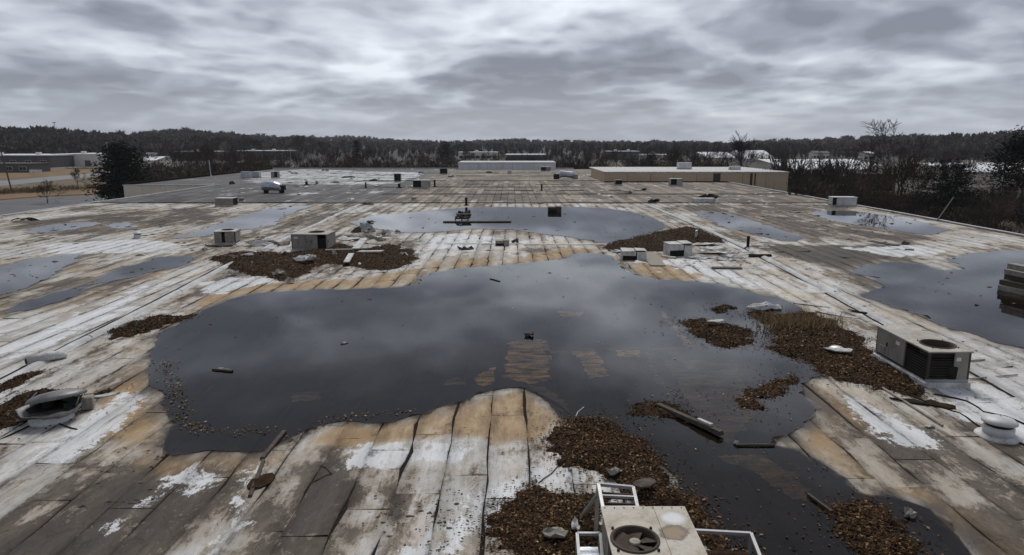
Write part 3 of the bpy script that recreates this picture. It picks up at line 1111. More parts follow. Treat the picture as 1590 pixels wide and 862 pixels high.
# expansion joints running away from the camera: low humped covers, broken in places
def expansion_joint(pix, w, h, name, seed, skip=()):
    p = plan(pix)
    pts = []
    for a, b in zip(p, p[1:]):
        L = np.linalg.norm(b - a)
        k = max(2, int(L / 0.7))
        for t in np.arange(k) / k:
            pts.append(a + (b - a) * t)
    pts = np.array(pts)
    pts[:, 0] += (fbm(pts[:, 1] * 0.4 + seed, pts[:, 1] * 0, 3) - 0.5) * 0.16
    prof = [(-0.5, -0.01), (-0.42, 0.35), (-0.15, 0.9), (0.12, 1.0), (0.34, 0.55), (0.40, 0.10), (0.5, -0.01)]
    m = len(prof)
    run = []
    piece = 0
    r2 = random.Random(seed)

    def flush(run):
        if len(run) < 2:
            return
        V = []
        for q in run:
            hh = h * (0.75 + 0.5 * float(fbm(q[1] * 0.6 + seed, seed, 3)))
            ww = w * (0.85 + 0.3 * float(fbm(q[1] * 0.5, seed + 4, 2)))
            for (u, z) in prof:
                V.append((q[0] + u * ww, q[1], z * hh))
        F = [(i * m + j, i * m + j + 1, (i + 1) * m + j + 1, (i + 1) * m + j) for i in range(len(run) - 1) for j in range(m - 1)]
        me = mesh_np(name, V, F, True)
        o = link(name, me, M_FLASH, WH)
        o.matrix_parent_inverse = WH.matrix_basis.inverted()
    cut = r2.randint(8, 13)
    for i, q in enumerate(pts):
        run.append(q)
        if len(run) >= cut:
            flush(run)
            run = [q + np.array([0, 0.05])]
            cut = r2.randint(8, 13)
    flush(run)
    # open groove beside the cover
    V, F = [], []
    for i, q in enumerate(pts):
        gw = 0.05 + 0.10 * float(fbm(q[1] * 0.8 + seed, 3.3, 3))
        V += [(q[0] - w * 0.5 - 0.05 - gw, q[1], 0.0145), (q[0] - w * 0.5 - 0.05, q[1], 0.0155)]
        if i:
            F.append((2 * i - 2, 2 * i - 1, 2 * i + 1, 2 * i))
    o = link('joint_groove', mesh_np('joint_groove', V, F), M_BITUMEN, WH)
    o.matrix_parent_inverse = WH.matrix_basis.inverted()


expansion_joint([(-60, 628), (0, 596), (100, 545), (200, 494), (340, 420), (440, 372), (560, 317)], 0.42, 0.13, 'expansion_joint_cover', 3)
expansion_joint([(1625, 640), (1590, 617), (1480, 556), (1375, 500), (1270, 444), (1165, 388), (1075, 347), (1005, 318)], 0.40, 0.12, 'expansion_joint_cover', 8)
# white flashing strip across the roof between the two ponds
a, b = S(690, 379), S(936, 380)
wpart('flashing_strip', MB().box(a.x, (a.x + b.x) / 2 - 0.02, a.y - 0.14, a.y + 0.16, 0.013, 0.045).box((a.x + b.x) / 2, b.x, b.y - 0.2, b.y + 0.14, 0.014, 0.05), M_SCRAP)

# clean ochre patches of membrane showing through the water
def silty(name, hi, lo, hi_):
    m, g, b = new_mat(name)
    P = pos_of(g)
    n = g.noise(g.vmap(P, (0.5, 1.4, 1)), 2.4, 9, 0.72, 0.5)
    f = g.noise(P, 16, 5, 0.75)
    v = g.add(g.mul(n, 0.75), g.mul(f, 0.25))
    g.put(b.inputs['Base Color'], g.mix(g.step(v, lo, hi_), (0.020, 0.017, 0.014), g.ramp(f, [(0.3, tuple(c * 0.55 for c in hi)), (0.7, hi)])))
    b.inputs['Roughness'].default_value = 1.0
    b.inputs['Specular IOR Level'].default_value = 0.0
    return m


M_PATCH = silty('silt_free_patch', (0.46, 0.33, 0.17), 0.40, 0.62)
M_PATCHG = silty('half_silted_patch', (0.21, 0.165, 0.115), 0.36, 0.72)
for (poly, v) in SHAL:
    pr = ragged(poly, 0.06, 0.17, 4.2, float(poly[0][0]), 0.0)
    o = MB().prism(pr, 0.012, 0.0175).build('bare_patch', M_PATCH if v > 0.7 else M_PATCHG, ROOF_DECK)

# ------------------------------------------------------------------ ponds
POND_LABEL = {
    'main': 'large dark pond of rainwater filling the middle of the roof',
    'far': 'wide pale pond reflecting the sky before the brown roof',
    'left': 'grey pond at the left edge of the roof',
    'left_strip': 'long narrow puddle left of the ridge',
    'left_film': 'shallow film of water left of the ridge',
    'left_back': 'thin puddle near the left roof edge',
    'left_dot': 'small round puddle near the left roof edge',
    'left_mid': 'slanting puddle behind the ribbed unit',
    'right_back': 'puddle by the right roof edge mirroring bare trees',
    'right_strip': 'narrow pale puddle right of the right ridge',
    'right': 'broad grey pond on the right of the roof',
}
WATER_Z = 0.022
for k, p in PONDS.items():
    bm = bmesh.new()
    p = p.copy()
    p[:, 0] = np.clip(p[:, 0], ROOF_L + 0.5, ROOF_R - 0.6)
    vs = [bm.verts.new((q[0], q[1], WATER_Z)) for q in p]
    es = [bm.edges.new((vs[i], vs[(i + 1) % len(vs)])) for i in range(len(vs))]
    bmesh.ops.triangle_fill(bm, use_beauty=True, use_dissolve=False, edges=es)
    for f in bm.faces:
        if f.normal.z < 0:
            f.normal_flip()
    me = bpy.data.meshes.new('puddle')
    bm.to_mesh(me)
    bm.free()
    o = link('puddle', me, M_WATER)
    tag(o, POND_LABEL[k], None, None, 'structure')

# ------------------------------------------------------------------ terrain
SKY_PX = np.array([(-400, 196), (-100, 199), (0, 202), (100, 206), (200, 210), (300, 208), (400, 213), (540, 213), (620, 217), (700, 220), (800, 217),
                   (900, 219), (1000, 219), (1100, 221), (1200, 220), (1300, 217), (1400, 213), (1500, 211), (1590, 208), (1700, 205), (2000, 204)], float)
RIDGE_D = np.array([(-400, 900), (0, 950), (200, 1050), (400, 1500), (540, 2300), (620, 2500), (700, 2300), (1000, 1900), (1200, 1700), (1400, 1300), (1590, 1100), (2000, 1000)], float)
FLAT_R = 560.0


def az_px(x, y):
    """bearing expressed as a survey column"""
    return CX + F_PX * x / np.maximum(y, 1e-3) / math.cos(PITCH)


def terrain_z(x, y):
    r = np.hypot(x, y)
    col = np.where(y > 0.2 * r, az_px(x, y), np.where(x < 0, -400.0, 2000.0))
    col = np.clip(col, -400, 2000)
    D = np.interp(col, RIDGE_D[:, 0], RIDGE_D[:, 1])
    el = (HOR - np.interp(col, SKY_PX[:, 0], SKY_PX[:, 1])) / F_PX
    zr = CAM_H + D * el - 12.0 + (fbm(col * 0.02, col * 0, 3) - 0.5) * D * 0.004
    t = np.clip((r - FLAT_R) / (D - FLAT_R), 0, 1)
    t = t * t * (3 - 2 * t)
    return GROUND + (np.maximum(zr, GROUND) - GROUND) * t - np.clip(r - D, 0, None) * 0.01


def make_ground_mat():
    m, g, b = new_mat('dry_ground')
    P = pos_of(g)
    n = g.noise(P, 0.045, 7, 0.62)
    n2 = g.noise(P, 0.5, 6, 0.65)
    dry = g.ramp(n2, [(0.3, (0.070, 0.048, 0.026)), (0.7, (0.185, 0.130, 0.072))])
    wood = g.ramp(n2, [(0.3, (0.020, 0.017, 0.014)), (0.7, (0.050, 0.040, 0.032))])
    r = g.vmath('LENGTH', P)
    far = g.step(g.add(r, g.mul(g.sub(n, 0.5), 260)), 380, 520)
    patch = g.step(n, 0.50, 0.58)
    col = g.mix(g.math('MAXIMUM', far, g.mul(patch, 0.75)), dry, wood)
    g.put(b.inputs['Base Color'], col)
    b.inputs['Roughness'].default_value = 0.95
    return m


M_GROUND = make_ground_mat()
rad = np.concatenate([np.array([8, 40, 90, 160, 260, 380, 470, 560]), np.linspace(620, 3000, 40), [4000, 7000, 12000]])
ang = np.radians(np.arange(0, 360, 1.5))
RR, AA = np.meshgrid(rad, ang, indexing='ij')
X, Y = RR * np.sin(AA), RR * np.cos(AA)
Z = terrain_z(X, Y)
V = np.stack([X, Y, Z], -1).reshape(-1, 3)
ii = np.arange(len(rad) * len(ang)).reshape(len(rad), len(ang))
nx = np.roll(ii, -1, 1)
F = np.stack([ii[:-1], nx[:-1], nx[1:], ii[1:]], -1).reshape(-1, 4)[:, ::-1]
V = np.concatenate([V, [[0, 0, GROUND]]])
me = mesh_np('ground', V, F, True)
bm = bmesh.new()
bm.from_mesh(me)
bm.verts.ensure_lookup_table()
c = bm.verts[len(V) - 1]
for k in range(len(ang)):
    bm.faces.new((bm.verts[k], c, bm.verts[(k + 1) % len(ang)]))
bmesh.ops.recalc_face_normals(bm, faces=bm.faces)
if sum(f.normal.z for f in bm.faces) < 0:
    bmesh.ops.reverse_faces(bm, faces=bm.faces)
bm.to_mesh(me)
bm.free()
tag(link('ground', me, M_GROUND), None, None, None, 'structure')

M_ASPHALT = simple_mat('old_asphalt', (0.085, 0.085, 0.088), (0.15, 0.15, 0.155), 0.15, 0.85, world=True)
M_ROADC = simple_mat('pale_road', (0.17, 0.17, 0.17), (0.25, 0.25, 0.25), 0.1, 0.85, world=True)
M_TANGRASS = simple_mat('tan_dead_lawn', (0.12, 0.078, 0.040), (0.23, 0.155, 0.082), 0.12, 0.95, world=True)


def ground_sheet(name, pix, z, mat):
    p = ragged(plan(pix, GROUND), 4.0, 0.8, 0.05)
    o = MB().prism(p, GROUND + z - 0.02, GROUND + z).build(name, mat)
    tag(o, None, None, None, 'structure')


ground_sheet('dead_lawn', [(-300, 268), (40, 262), (150, 262), (160, 268), (60, 275), (-300, 288)], 0.02, M_TANGRASS)
ground_sheet('dead_lawn', [(-300, 306), (0, 297), (60, 292), (170, 288), (175, 302), (60, 309), (-300, 330)], 0.02, M_TANGRASS)
ground_sheet('road', [(-300, 291), (0, 281), (60, 276), (160, 268), (230, 263), (230, 266), (165, 272), (60, 283), (0, 289), (-300, 302)], 0.045, M_ROADC)
ground_sheet('car_park', [(-300, 330), (0, 313), (60, 308), (180, 303), (186, 330), (-300, 470)], 0.045, M_ASPHALT)
ground_sheet('road', [(-300, 262), (0, 258), (140, 257), (220, 256), (220, 258), (140, 260), (0, 263), (-300, 268)], 0.045, M_ROADC)
# kerb round the car park
kp = plan([(0, 311), (60, 306), (150, 302), (182, 300)], GROUND)
mb = MB()
for a, b in zip(kp, kp[1:]):
    mb.bar((a[0], a[1], GROUND + 0.1), (b[0], b[1], GROUND + 0.1), 0.25, 0.22)
tag(mb.build('kerb', M_ROADC), None, None, None, 'structure')

# ------------------------------------------------------------------ trees


def make_bark(name, c1, c2):
    m, g, b = new_mat(name)
    n = g.noise(obj_co(g), 2.5, 5, 0.7)
    rnd = g.node('ShaderNodeObjectInfo').outputs['Random']
    c = g.ramp(n, [(0.3, c1), (0.7, c2)])
    g.put(b.inputs['Base Color'], g.mix(1.0, c, g.ramp(rnd, [(0, (0.65, 0.65, 0.68)), (1, (1.35, 1.28, 1.2))]), 'MULTIPLY'))
    b.inputs['Roughness'].default_value = 0.95
    b.inputs['Specular IOR Level'].default_value = 0.05
    return m


M_BARK = make_bark('grey_bark', (0.030, 0.026, 0.023), (0.085, 0.073, 0.062))
M_TWIG = make_bark('bare_twigs', (0.032, 0.025, 0.020), (0.075, 0.060, 0.048))
M_PALE = make_bark('pale_bark', (0.12, 0.105, 0.09), (0.26, 0.235, 0.205))
M_NEEDLE = make_bark('dark_needles', (0.006, 0.009, 0.006), (0.024, 0.029, 0.017))
M_OAK = make_bark('clinging_brown_leaves', (0.040, 0.024, 0.013), (0.095, 0.055, 0.028))


def segs_mesh(name, segs, n=3):
    """segs: list of (p0, p1, r0, r1)"""
    A = np.array([s[0] for s in segs], float)
    B = np.array([s[1] for s in segs], float)
    ra = np.array([s[2] for s in segs])
    rb = np.array([s[3] for s in segs])
    d = B - A
    d /= np.maximum(np.linalg.norm(d, axis=1, keepdims=True), 1e-9)
    ref = np.where(np.abs(d[:, 2:3]) > 0.9, np.array([[1.0, 0, 0]]), np.array([[0, 0, 1.0]]))
    x = np.cross(d, ref)
    x /= np.linalg.norm(x, axis=1, keepdims=True)
    y = np.cross(d, x)
    rings = []
    for P, r in ((A, ra), (B, rb)):
        for k in range(n):
            a = 2 * math.pi * k / n
            rings.append(P + (x * math.cos(a) + y * math.sin(a)) * r[:, None])
    V = np.stack(rings, 1).reshape(-1, 3)
    base = np.arange(len(segs))[:, None] * (2 * n)
    F = np.concatenate([np.concatenate([base + k, base + (k + 1) % n, base + n + (k + 1) % n, base + n + k], 1) for k in range(n)])
    return mesh_np(name, V, F)


def bare_tree_segs(seed, H, spread=0.55, levels=6, stems=1, fork=2.6, wob=0.18, minr=0.022, low=0.28):
    r = random.Random(seed)
    trunk, crown = [], []

    def grow(p, d, L, rad, lev):
        k = 3 if lev < 3 else 2
        pts = [p]
        for i in range(k):
            d = (d + Vector((r.uniform(-1, 1), r.uniform(-1, 1), r.uniform(-0.4, 0.9))) * wob).normalized()
            pts.append(pts[-1] + d * (L / k))
        r1 = max(rad * 0.66, minr * 0.6)
        for i in range(k):
            a = rad + (r1 - rad) * i / k
            b = rad + (r1 - rad) * (i + 1) / k
            (trunk if lev < 2 else crown).append((pts[i][:], pts[i + 1][:], a, b))
        if lev >= levels:
            return
        nb = int(fork) + (1 if r.random() < fork - int(fork) else 0)
        if lev == 0:
            nb += 1
        for j in range(nb):
            t = 1.0 if j == 0 else r.uniform(0.45, 1.0)
            q = pts[0].lerp(pts[-1], t) if t < 1 else pts[-1]
            ax = d.orthogonal().normalized()
            ax = Matrix.Rotation(r.uniform(0, 2 * math.pi), 3, d) @ ax
            ang_ = r.uniform(0.25, 0.85) * spread / 0.55
            if j == 0:
                ang_ *= 0.5
            nd = (Matrix.Rotation(ang_, 3, ax) @ d)
            nd = (nd + Vector((0, 0, 0.12))).normalized()
            grow(q, nd, L * r.uniform(0.62, 0.86), max(r1 * r.uniform(0.62, 0.9), minr), lev + 1)
    for s in range(stems):
        a = r.uniform(0, 6.28)
        tilt = 0.0 if stems == 1 else r.uniform(0.12, 0.3)
        grow(Vector((0, 0, -0.2)), Vector((math.sin(a) * tilt, math.cos(a) * tilt, 1)).normalized(), H * low, H * 0.016 / math.sqrt(stems), 0)
    allz = max(s[1][2] for s in crown)
    k = H / allz
    sc = lambda sg: [(tuple(c * k for c in s[0]), tuple(c * k for c in s[1]), s[2], s[3]) for s in sg]
    return sc(trunk), sc(crown)


def bare_tree_proto(seed, H, mtrunk=None, mcrown=None, **kw):
    t, c = bare_tree_segs(seed, H, **kw)
    e = empty('bare_tree', (0, 0, 0))
    link('trunk', segs_mesh('trunk', t, 6), mtrunk or M_BARK, e)
    link('crown', segs_mesh('crown', c, 3), mcrown or M_TWIG, e)
    return e


def shards(centres, dirs, length, width, rng):
    """elongated two-triangle blades"""
    n = len(centres)
    d = dirs / np.maximum(np.linalg.norm(dirs, axis=1, keepdims=True), 1e-9)
    side = np.cross(d, rng.normal(size=(n, 3)))
    side /= np.maximum(np.linalg.norm(side, axis=1, keepdims=True), 1e-9)
    L = (length * rng.uniform(0.6, 1.3, n))[:, None]
    W = (width * rng.uniform(0.6, 1.3, n))[:, None]
    V = np.stack([centres - d * L / 2, centres + side * W / 2, centres + d * L / 2, centres - side * W / 2], 1).reshape(-1, 3)
    F = np.arange(4 * n).reshape(n, 4)
    return V, F


def pine_proto(seed, H, W, bare_below=0.3, layers=11, flat=True, lean=0.0, stems=1, per=26, needle=0.42):
    rng = np.random.default_rng(seed)
    e = empty('pine_tree', (0, 0, 0))
    segs, C, Dn = [], [], []
    for s in range(stems):
        off = np.array([rng.uniform(-0.8, 0.8), rng.uniform(-0.5, 0.5), 0]) if stems > 1 else np.zeros(3)
        ln = np.array([lean + rng.uniform(-0.06, 0.06) * (stems > 1) * 2, rng.uniform(-0.03, 0.03), 0])
        Hs = H * (1 if s == 0 else rng.uniform(0.75, 0.95))
        P = lambda t: off + ln * H * t + np.array([0.12 * math.sin(t * 5 + seed), 0.1 * math.cos(t * 4), Hs * t])
        for k in range(8):
            segs.append((P(k / 8), P((k + 1) / 8), 0.19 * (1 - k / 8) + 0.03, 0.19 * (1 - (k + 1) / 8) + 0.03))
        for l in range(layers):
            t = bare_below + (1 - bare_below) * (l + rng.uniform(-0.2, 0.2)) / layers
            t = min(max(t, 0.05), 0.985)
            p = P(t)
            u = max(0.0, (t - bare_below) / (1 - bare_below))
            reach = W * 0.5 * (1.05 - u ** 1.4) * rng.uniform(0.7, 1.1) + 0.25
            nb = rng.integers(4, 7)
            for b in range(nb):
                a = rng.uniform(0, 2 * math.pi)
                rch = reach * rng.uniform(0.55, 1.15)
                tip = p + np.array([math.cos(a) * rch, math.sin(a) * rch, rng.uniform(-0.02, 0.22) * rch])
                segs.append((p, tip, 0.05, 0.015))
                m = int(per * (0.4 + rch / (W * 0.5)))
                tt = rng.uniform(0.35, 1.08, m)[:, None]
                c = p + (tip - p) * tt
                sp = 0.10 * W
                c = c + rng.normal(size=(m, 3)) * np.array([sp, sp, sp * (0.22 if flat else 0.55)])
                C.append(c)
                dd = rng.normal(size=(m, 3)) * np.array([1, 1, 0.35]) + (tip - p) / rch * 0.8
                Dn.append(dd)
    link('trunk', segs_mesh('trunk', segs, 5), M_BARK, e)
    V, F = shards(np.concatenate(C), np.concatenate(Dn), needle, needle * 0.34, rng)
    link('crown', mesh_np('crown', V, F), M_NEEDLE, e)
    return e


def at(px, Y, z=GROUND):
    zc = Y * math.cos(PITCH) + (CAM_H - z) * math.sin(PITCH)
    return Vector(((px - CX) / F_PX * zc, Y, z))


def top_h(py, Y):
    """height above the yard that reaches survey row py at distance Y"""
    el = math.atan((CY - py) / F_PX) - PITCH
    return CAM_H + Y * math.tan(el) - GROUND


def place(proto, loc, rz, s, first=False):
    o = proto if first else copy_tree(proto)
    o.location = loc
    o.rotation_euler = (0, 0, rz)
    o.scale = (s[0], s[0], s[1]) if hasattr(s, '__len__') else (s, s, s)
    return o


# the single trees that stand out
def single_bare(label, px, Y, ytop, seed, width=None, **kw):
    H = top_h(ytop, Y)
    e = bare_tree_proto(seed, H, **kw)
    if width:
        xs_ = [v.co.x for o in e.children for v in o.data.vertices]
        k_ = width / (max(xs_) - min(xs_))
        for o in e.children:
            co = np.empty(len(o.data.vertices) * 3, np.float32)
            o.data.vertices.foreach_get('co', co)
            co = co.reshape(-1, 3)
            co[:, :2] *= (k_ * (0.45 + 0.95 * np.clip(co[:, 2] / H, 0, 1) ** 1.3))[:, None]
            o.data.vertices.foreach_set('co', co.ravel())
    e.location = at(px, Y)
    tag(e, label, 'tree')
    return e


single_bare('tall round topped bare tree rising above the hills behind the brick house', 1398, 150, 183, 41, 17.0, spread=0.66, levels=7, fork=2.7, minr=0.036, low=0.24)
single_bare('slender pale twin stemmed bare tree behind the tan raised block', 1152, 235, 202, 12, 11.0, spread=0.42, levels=6, fork=2.6, stems=3, minr=0.04, low=0.3)
single_bare('dark forked bare tree leaning over the roof edge by the white sack', 1550, 92, 236, 77, 9.0, spread=0.8, levels=6, stems=2, fork=2.4, wob=0.3, minr=0.022, low=0.22)
single_bare('small spreading bare tree on the car park edge', 74, 152, 276, 5, spread=0.85, levels=6, stems=2, fork=2.5, minr=0.02, low=0.2)
single_bare('bare tree leaning left in front of the dark brick building', 1352, 120, 262, 31, spread=0.7, levels=6, stems=2, fork=2.4, wob=0.26, minr=0.022)
single_bare('round headed street tree beside the pale road', 120, 212, 260, 19, spread=0.6, levels=6, fork=2.6, minr=0.03)
single_bare('bare tree standing behind the conifer and the grey wing wall', 322, 290, 221, 23, spread=0.4, levels=6, fork=2.6, stems=2, minr=0.05)

p1 = pine_proto(4, top_h(226, 142), 13.0, 0.05, 15, False, per=150, needle=0.85)
p1.name = 'conifer'
p1.location = at(196, 142)
tag(p1, 'big dark conifer standing beside the corner of the grey wing', 'tree')
p2 = pine_proto(8, top_h(246, 112), 11.0, 0.28, 9, True, stems=2, per=70, needle=0.5)
p2.location = at(1466, 112)
tag(p2, 'two stemmed pine with flat layered boughs right of the brick house', 'tree')
p3 = pine_proto(15, top_h(204, 112), 12.0, 0.42, 11, False, per=150, needle=0.6)
p3.location = at(1582, 112)
tag(p3, 'tall dense dark pine at the far right of the picture', 'tree')
p4 = pine_proto(16, top_h(244, 240), 7, 0.15, 10, False, per=40, needle=0.7)
p4.location = at(1008, 300)
tag(p4, 'little pointed dark pine above the tan block', 'tree')
p5 = pine_proto(18, top_h(216, 330), 5.5, 0.1, 11, False, per=40, needle=0.9)
p5.location = at(556, 330)
tag(p5, 'tall narrow dark pine standing among bare trees behind the white patch', 'tree')
p6 = pine_proto(19, top_h(219, 420), 9.0, 0.1, 11, False, per=40, needle=1.1)
p6.location = at(693, 400)
tag(p6, 'broad dark pine left of the white hall behind the roof', 'tree')

# rows of bare trees: a few grown, the rest copies
PROTO = [bare_tree_proto(100 + i, 10.0, spread=sp, levels=5, fork=2.7, stems=st, minr=0.040, low=lo, mtrunk=mt)
         for i, (sp, st, lo, mt) in enumerate([(0.5, 1, 0.28, None), (0.62, 2, 0.2, None), (0.45, 1, 0.32, M_PALE), (0.7, 3, 0.2, None), (0.55, 2, 0.26, None)])]
for o in PROTO[3].children:
    if o.name.startswith('crown'):
        o.data.materials[0] = M_OAK
used = [False] * len(PROTO)
rt = random.Random(77)


_ONES = 'zeroth first second third fourth fifth sixth seventh eighth ninth tenth eleventh twelfth thirteenth fourteenth fifteenth sixteenth seventeenth eighteenth nineteenth'.split()
_LOOK = ('single stemmed', 'twin stemmed', 'pale trunked', 'russet leaved bushy', 'loosely forked')


def ordinal(n):
    if n < 20:
        return _ONES[n]
    t, u = divmod(n, 10)
    return ('', '', 'twenty', 'thirty', 'forty', 'fifty')[t] + '-' + _ONES[u] if u else ('', '', 'twentieth', 'thirtieth', 'fortieth', 'fiftieth')[t]


def belt(n, px0, px1, Y0, Y1, yt0, yt1, label, group):
    row = []
    for k in range(n):
        px = px0 + (px1 - px0) * (k + rt.uniform(-0.4, 0.9)) / n
        Y = rt.uniform(Y0, Y1)
        h = max(4.0, top_h(rt.uniform(yt0, yt1), Y))
        i = rt.choice([0, 0, 1, 1, 2, 3, 4, 4])
        o = place(PROTO[i], at(px, Y), rt.uniform(0, 6.28), (h / 10 * rt.uniform(0.8, 1.15), h / 10), not used[i])
        used[i] = True
        row.append((px, i, o))
    for k, (px, i, o) in enumerate(sorted(row, key=lambda r: r[0])):
        tag(o, '%s tree, %s from left %s' % (_LOOK[i], ordinal(k + 1), label), 'tree', group)


belt(46, 380, 720, 225, 420, 224, 243, 'in the belt left of the white bay', 'bare trees behind the left half of the far roof end')
belt(46, 860, 1225, 215, 400, 222, 243, 'in the belt behind the tan raised block', 'bare trees behind the tan raised block')
belt(22, 700, 880, 240, 420, 232, 246, 'behind the white far wall', 'bare trees behind the white far wall')
belt(22, 1215, 1500, 115, 200, 222, 264, 'in the thicket right of the roof', 'bare trees in the thicket on the right')
belt(16, 1215, 1600, 85, 125, 268, 300, 'in the undergrowth by the right roof edge', 'low bare trees by the right roof edge')
belt(26, 215, 400, 215, 420, 222, 246, 'behind the grey wing', 'bare trees behind the grey wing')
belt(14, -40, 200, 420, 560, 228, 240, 'behind the pale buildings at the left', 'bare trees behind the pale buildings')
# ---- undergrowth: uncountable twigs
M_BRUSH = simple_mat('dead_brush', (0.026, 0.019, 0.014), (0.085, 0.058, 0.038), 0.25, 0.95, bump=0, world=True)


def brush(pts_h, per, seed, name='undergrowth', mat=None, w=0.035):
    rng = np.random.default_rng(seed)
    C, D, Ls = [], [], []
    for (x, y, z, h, wd) in pts_h:
        c = rng.normal(size=(per, 3)) * np.array([wd, wd, 0]) * 0.5
        up = rng.uniform(0.1, 1.0, per)
        c[:, 2] = up * h * rng.uniform(0.4, 1, per)
        d = np.stack([c[:, 0] / wd + rng.normal(size=per) * 0.5, c[:, 1] / wd + rng.normal(size=per) * 0.5, np.full(per, 0.9)], -1)
        C.append(c + np.array([x, y, z]))
        D.append(d)
        Ls.append(np.full(per, h))
    C, D = np.concatenate(C), np.concatenate(D)
    L = np.concatenate(Ls)
    V, F = shards(C, D, 0.55, w, rng)
    V = V.reshape(-1, 4, 3)
    cen = V.mean(1, keepdims=True)
    V = (cen + (V - cen) * (L[:, None, None] ** 0.8)).reshape(-1, 3)
    o = link(name, mesh_np(name, V, F), mat or M_BRUSH)
    o['kind'] = 'stuff'
    return o


rb = np.random.default_rng(31)
pts = []
for k in range(330):
    Y = rb.uniform(22, 135)
    x = ROOF_R + 1.5 + abs(rb.normal()) * 14 + Y * 0.02
    edge = x - ROOF_R
    pts.append((x, Y, GROUND, rb.uniform(1.6, 3.8) if edge > 8 else rb.uniform(2.5, 4.8), rb.uniform(1.5, 2.8)))
tag(brush(pts, 170, 1, w=0.06), 'tangled brown undergrowth along the right roof edge', None, None, 'stuff')
pts = []
for k in range(620):
    px = rb.uniform(230, 1260)
    Y = rb.uniform(200, 330) if px < 1200 else rb.uniform(150, 240)
    q = at(px, Y)
    pts.append((q.x, q.y, GROUND, rb.uniform(2.5, 6.5), rb.uniform(2.2, 4.5)))
for k in range(200):
    px = rb.uniform(1200, 1650)
    Y = rb.uniform(110, 156)
    q = at(px, Y)
    pts.append((q.x, q.y, GROUND, rb.uniform(1.4, 2.8), rb.uniform(2.2, 4.5)))
tag(brush(pts, 120, 2, w=0.11), 'brown scrub and saplings growing behind the warehouse', None, None, 'stuff')
pts = []
for (x0, y0, x1, y1, n) in ((-60, 304, 60, 298, 60), (60, 297, 180, 292, 50), (0, 268, 60, 265, 20), (100, 263, 200, 262, 30), (200, 268, 330, 262, 80), (20, 262, 50, 262, 20)):
    for k in range(n):
        t = rb.random()
        q = G(x0 + (x1 - x0) * t, y0 + (y1 - y0) * t + rb.uniform(-1.5, 1.5))
        pts.append((q.x, q.y, GROUND, rb.uniform(0.8, 1.8), rb.uniform(1.5, 3)))
tag(brush(pts, 60, 3, 'dry_grass', simple_mat('dry_grass_blades', (0.08, 0.055, 0.028), (0.20, 0.135, 0.07), 0.3, 0.95, bump=0, world=True), 0.09),
    'strip of tall dry grass between car park and road', None, None, 'stuff')

# ---- the wooded hills: one mass
def forest(name, n, seed, label, col_rng=(0, 1590), r0=0.30, r1=1.05, hmul=1.0, dmin=560):
    rng = np.random.default_rng(seed)
    K = 40
    # template trees: fans of ascending boughs
    T = []
    for v in range(6):
        r = np.random.default_rng(seed * 10 + v)
        ever = v == 5
        a = r.uniform(0, 2 * math.pi, K)
        h0 = r.uniform(0.12, 0.75, K)
        if ever:
            rad_ = 0.24 * (1.02 - h0)
            tipz = h0 + 0.02
        else:
            rad_ = 0.34 * np.sqrt(r.uniform(0.05, 1, K))
            tipz = np.clip(h0 + r.uniform(0.12, 0.42, K), 0, 1.0 - 0.25 * rad_)
        base = np.stack([np.zeros(K), np.zeros(K), h0 * 0.8], -1)
        tip = np.stack([np.cos(a) * rad_, np.sin(a) * rad_, tipz], -1)
        sd_ = np.stack([-np.sin(a), np.cos(a), np.zeros(K)], -1) * (0.055 if not ever else 0.10)
        mid = base * 0.35 + tip * 0.65
        q = np.stack([base, mid - sd_, tip, mid + sd_], 1)
        tr = np.array([[(-0.015, 0, 0), (0.015, 0, 0), (0.012, 0, 0.8), (-0.012, 0, 0.8)]])
        T.append(np.concatenate([q, tr]))
    T = np.array(T)
    px = rng.uniform(col_rng[0] - 90, col_rng[1] + 90, n)
    D = np.interp(px, RIDGE_D[:, 0], RIDGE_D[:, 1])
    f = rng.uniform(0, 1, n) ** 0.75
    dist = dmin + (D * r1 - dmin) * f
    zc = dist * math.cos(PITCH) + 5
    x = (px - CX) / F_PX * zc
    y = np.sqrt(np.maximum(dist ** 2 - x ** 2, 1))
    # keep the bearing exact
    x = (px - CX) / F_PX * (y * math.cos(PITCH) + 5)
    z = terrain_z(x, y)
    kind = np.where(rng.random(n) < 0.12, 5, rng.integers(0, 5, n))
    h = rng.uniform(6, 15.5, n) * hmul * (0.45 + 1.0 * fbm(x * 0.009, y * 0.006, 4))
    wd = h * rng.uniform(0.9, 1.5, n)
    rot = rng.uniform(0, 2 * math.pi, n)
    q = T[kind]                                   # n,K+1,4,3
    c, s = np.cos(rot)[:, None, None], np.sin(rot)[:, None, None]
    X = (q[..., 0] * c - q[..., 1] * s) * wd[:, None, None] + x[:, None, None]
    Yv = (q[..., 0] * s + q[..., 1] * c) * wd[:, None, None] + y[:, None, None]
    Zv = q[..., 2] * h[:, None, None] + z[:, None, None] - 0.3
    V = np.stack([X, Yv, Zv], -1).reshape(-1, 3)
    F = np.arange(len(V)).reshape(-1, 4)
    me = mesh_np(name, V, F)
    pal = np.array([(0.060, 0.045, 0.036), (0.070, 0.052, 0.040), (0.085, 0.065, 0.051), (0.082, 0.053, 0.033), (0.098, 0.078, 0.062), (0.020, 0.025, 0.017)])
    colr = pal[kind] * (rng.uniform(0.6, 1.35, n) * (0.55 + 0.9 * fbm(x * 0.012, y * 0.004, 3)))[:, None]
    set_col(me, 'leaf_col', np.repeat(colr, (K + 1) * 4, 0))
    o = link(name, me, M_FOREST)
    tag(o, label, None, None, 'stuff')


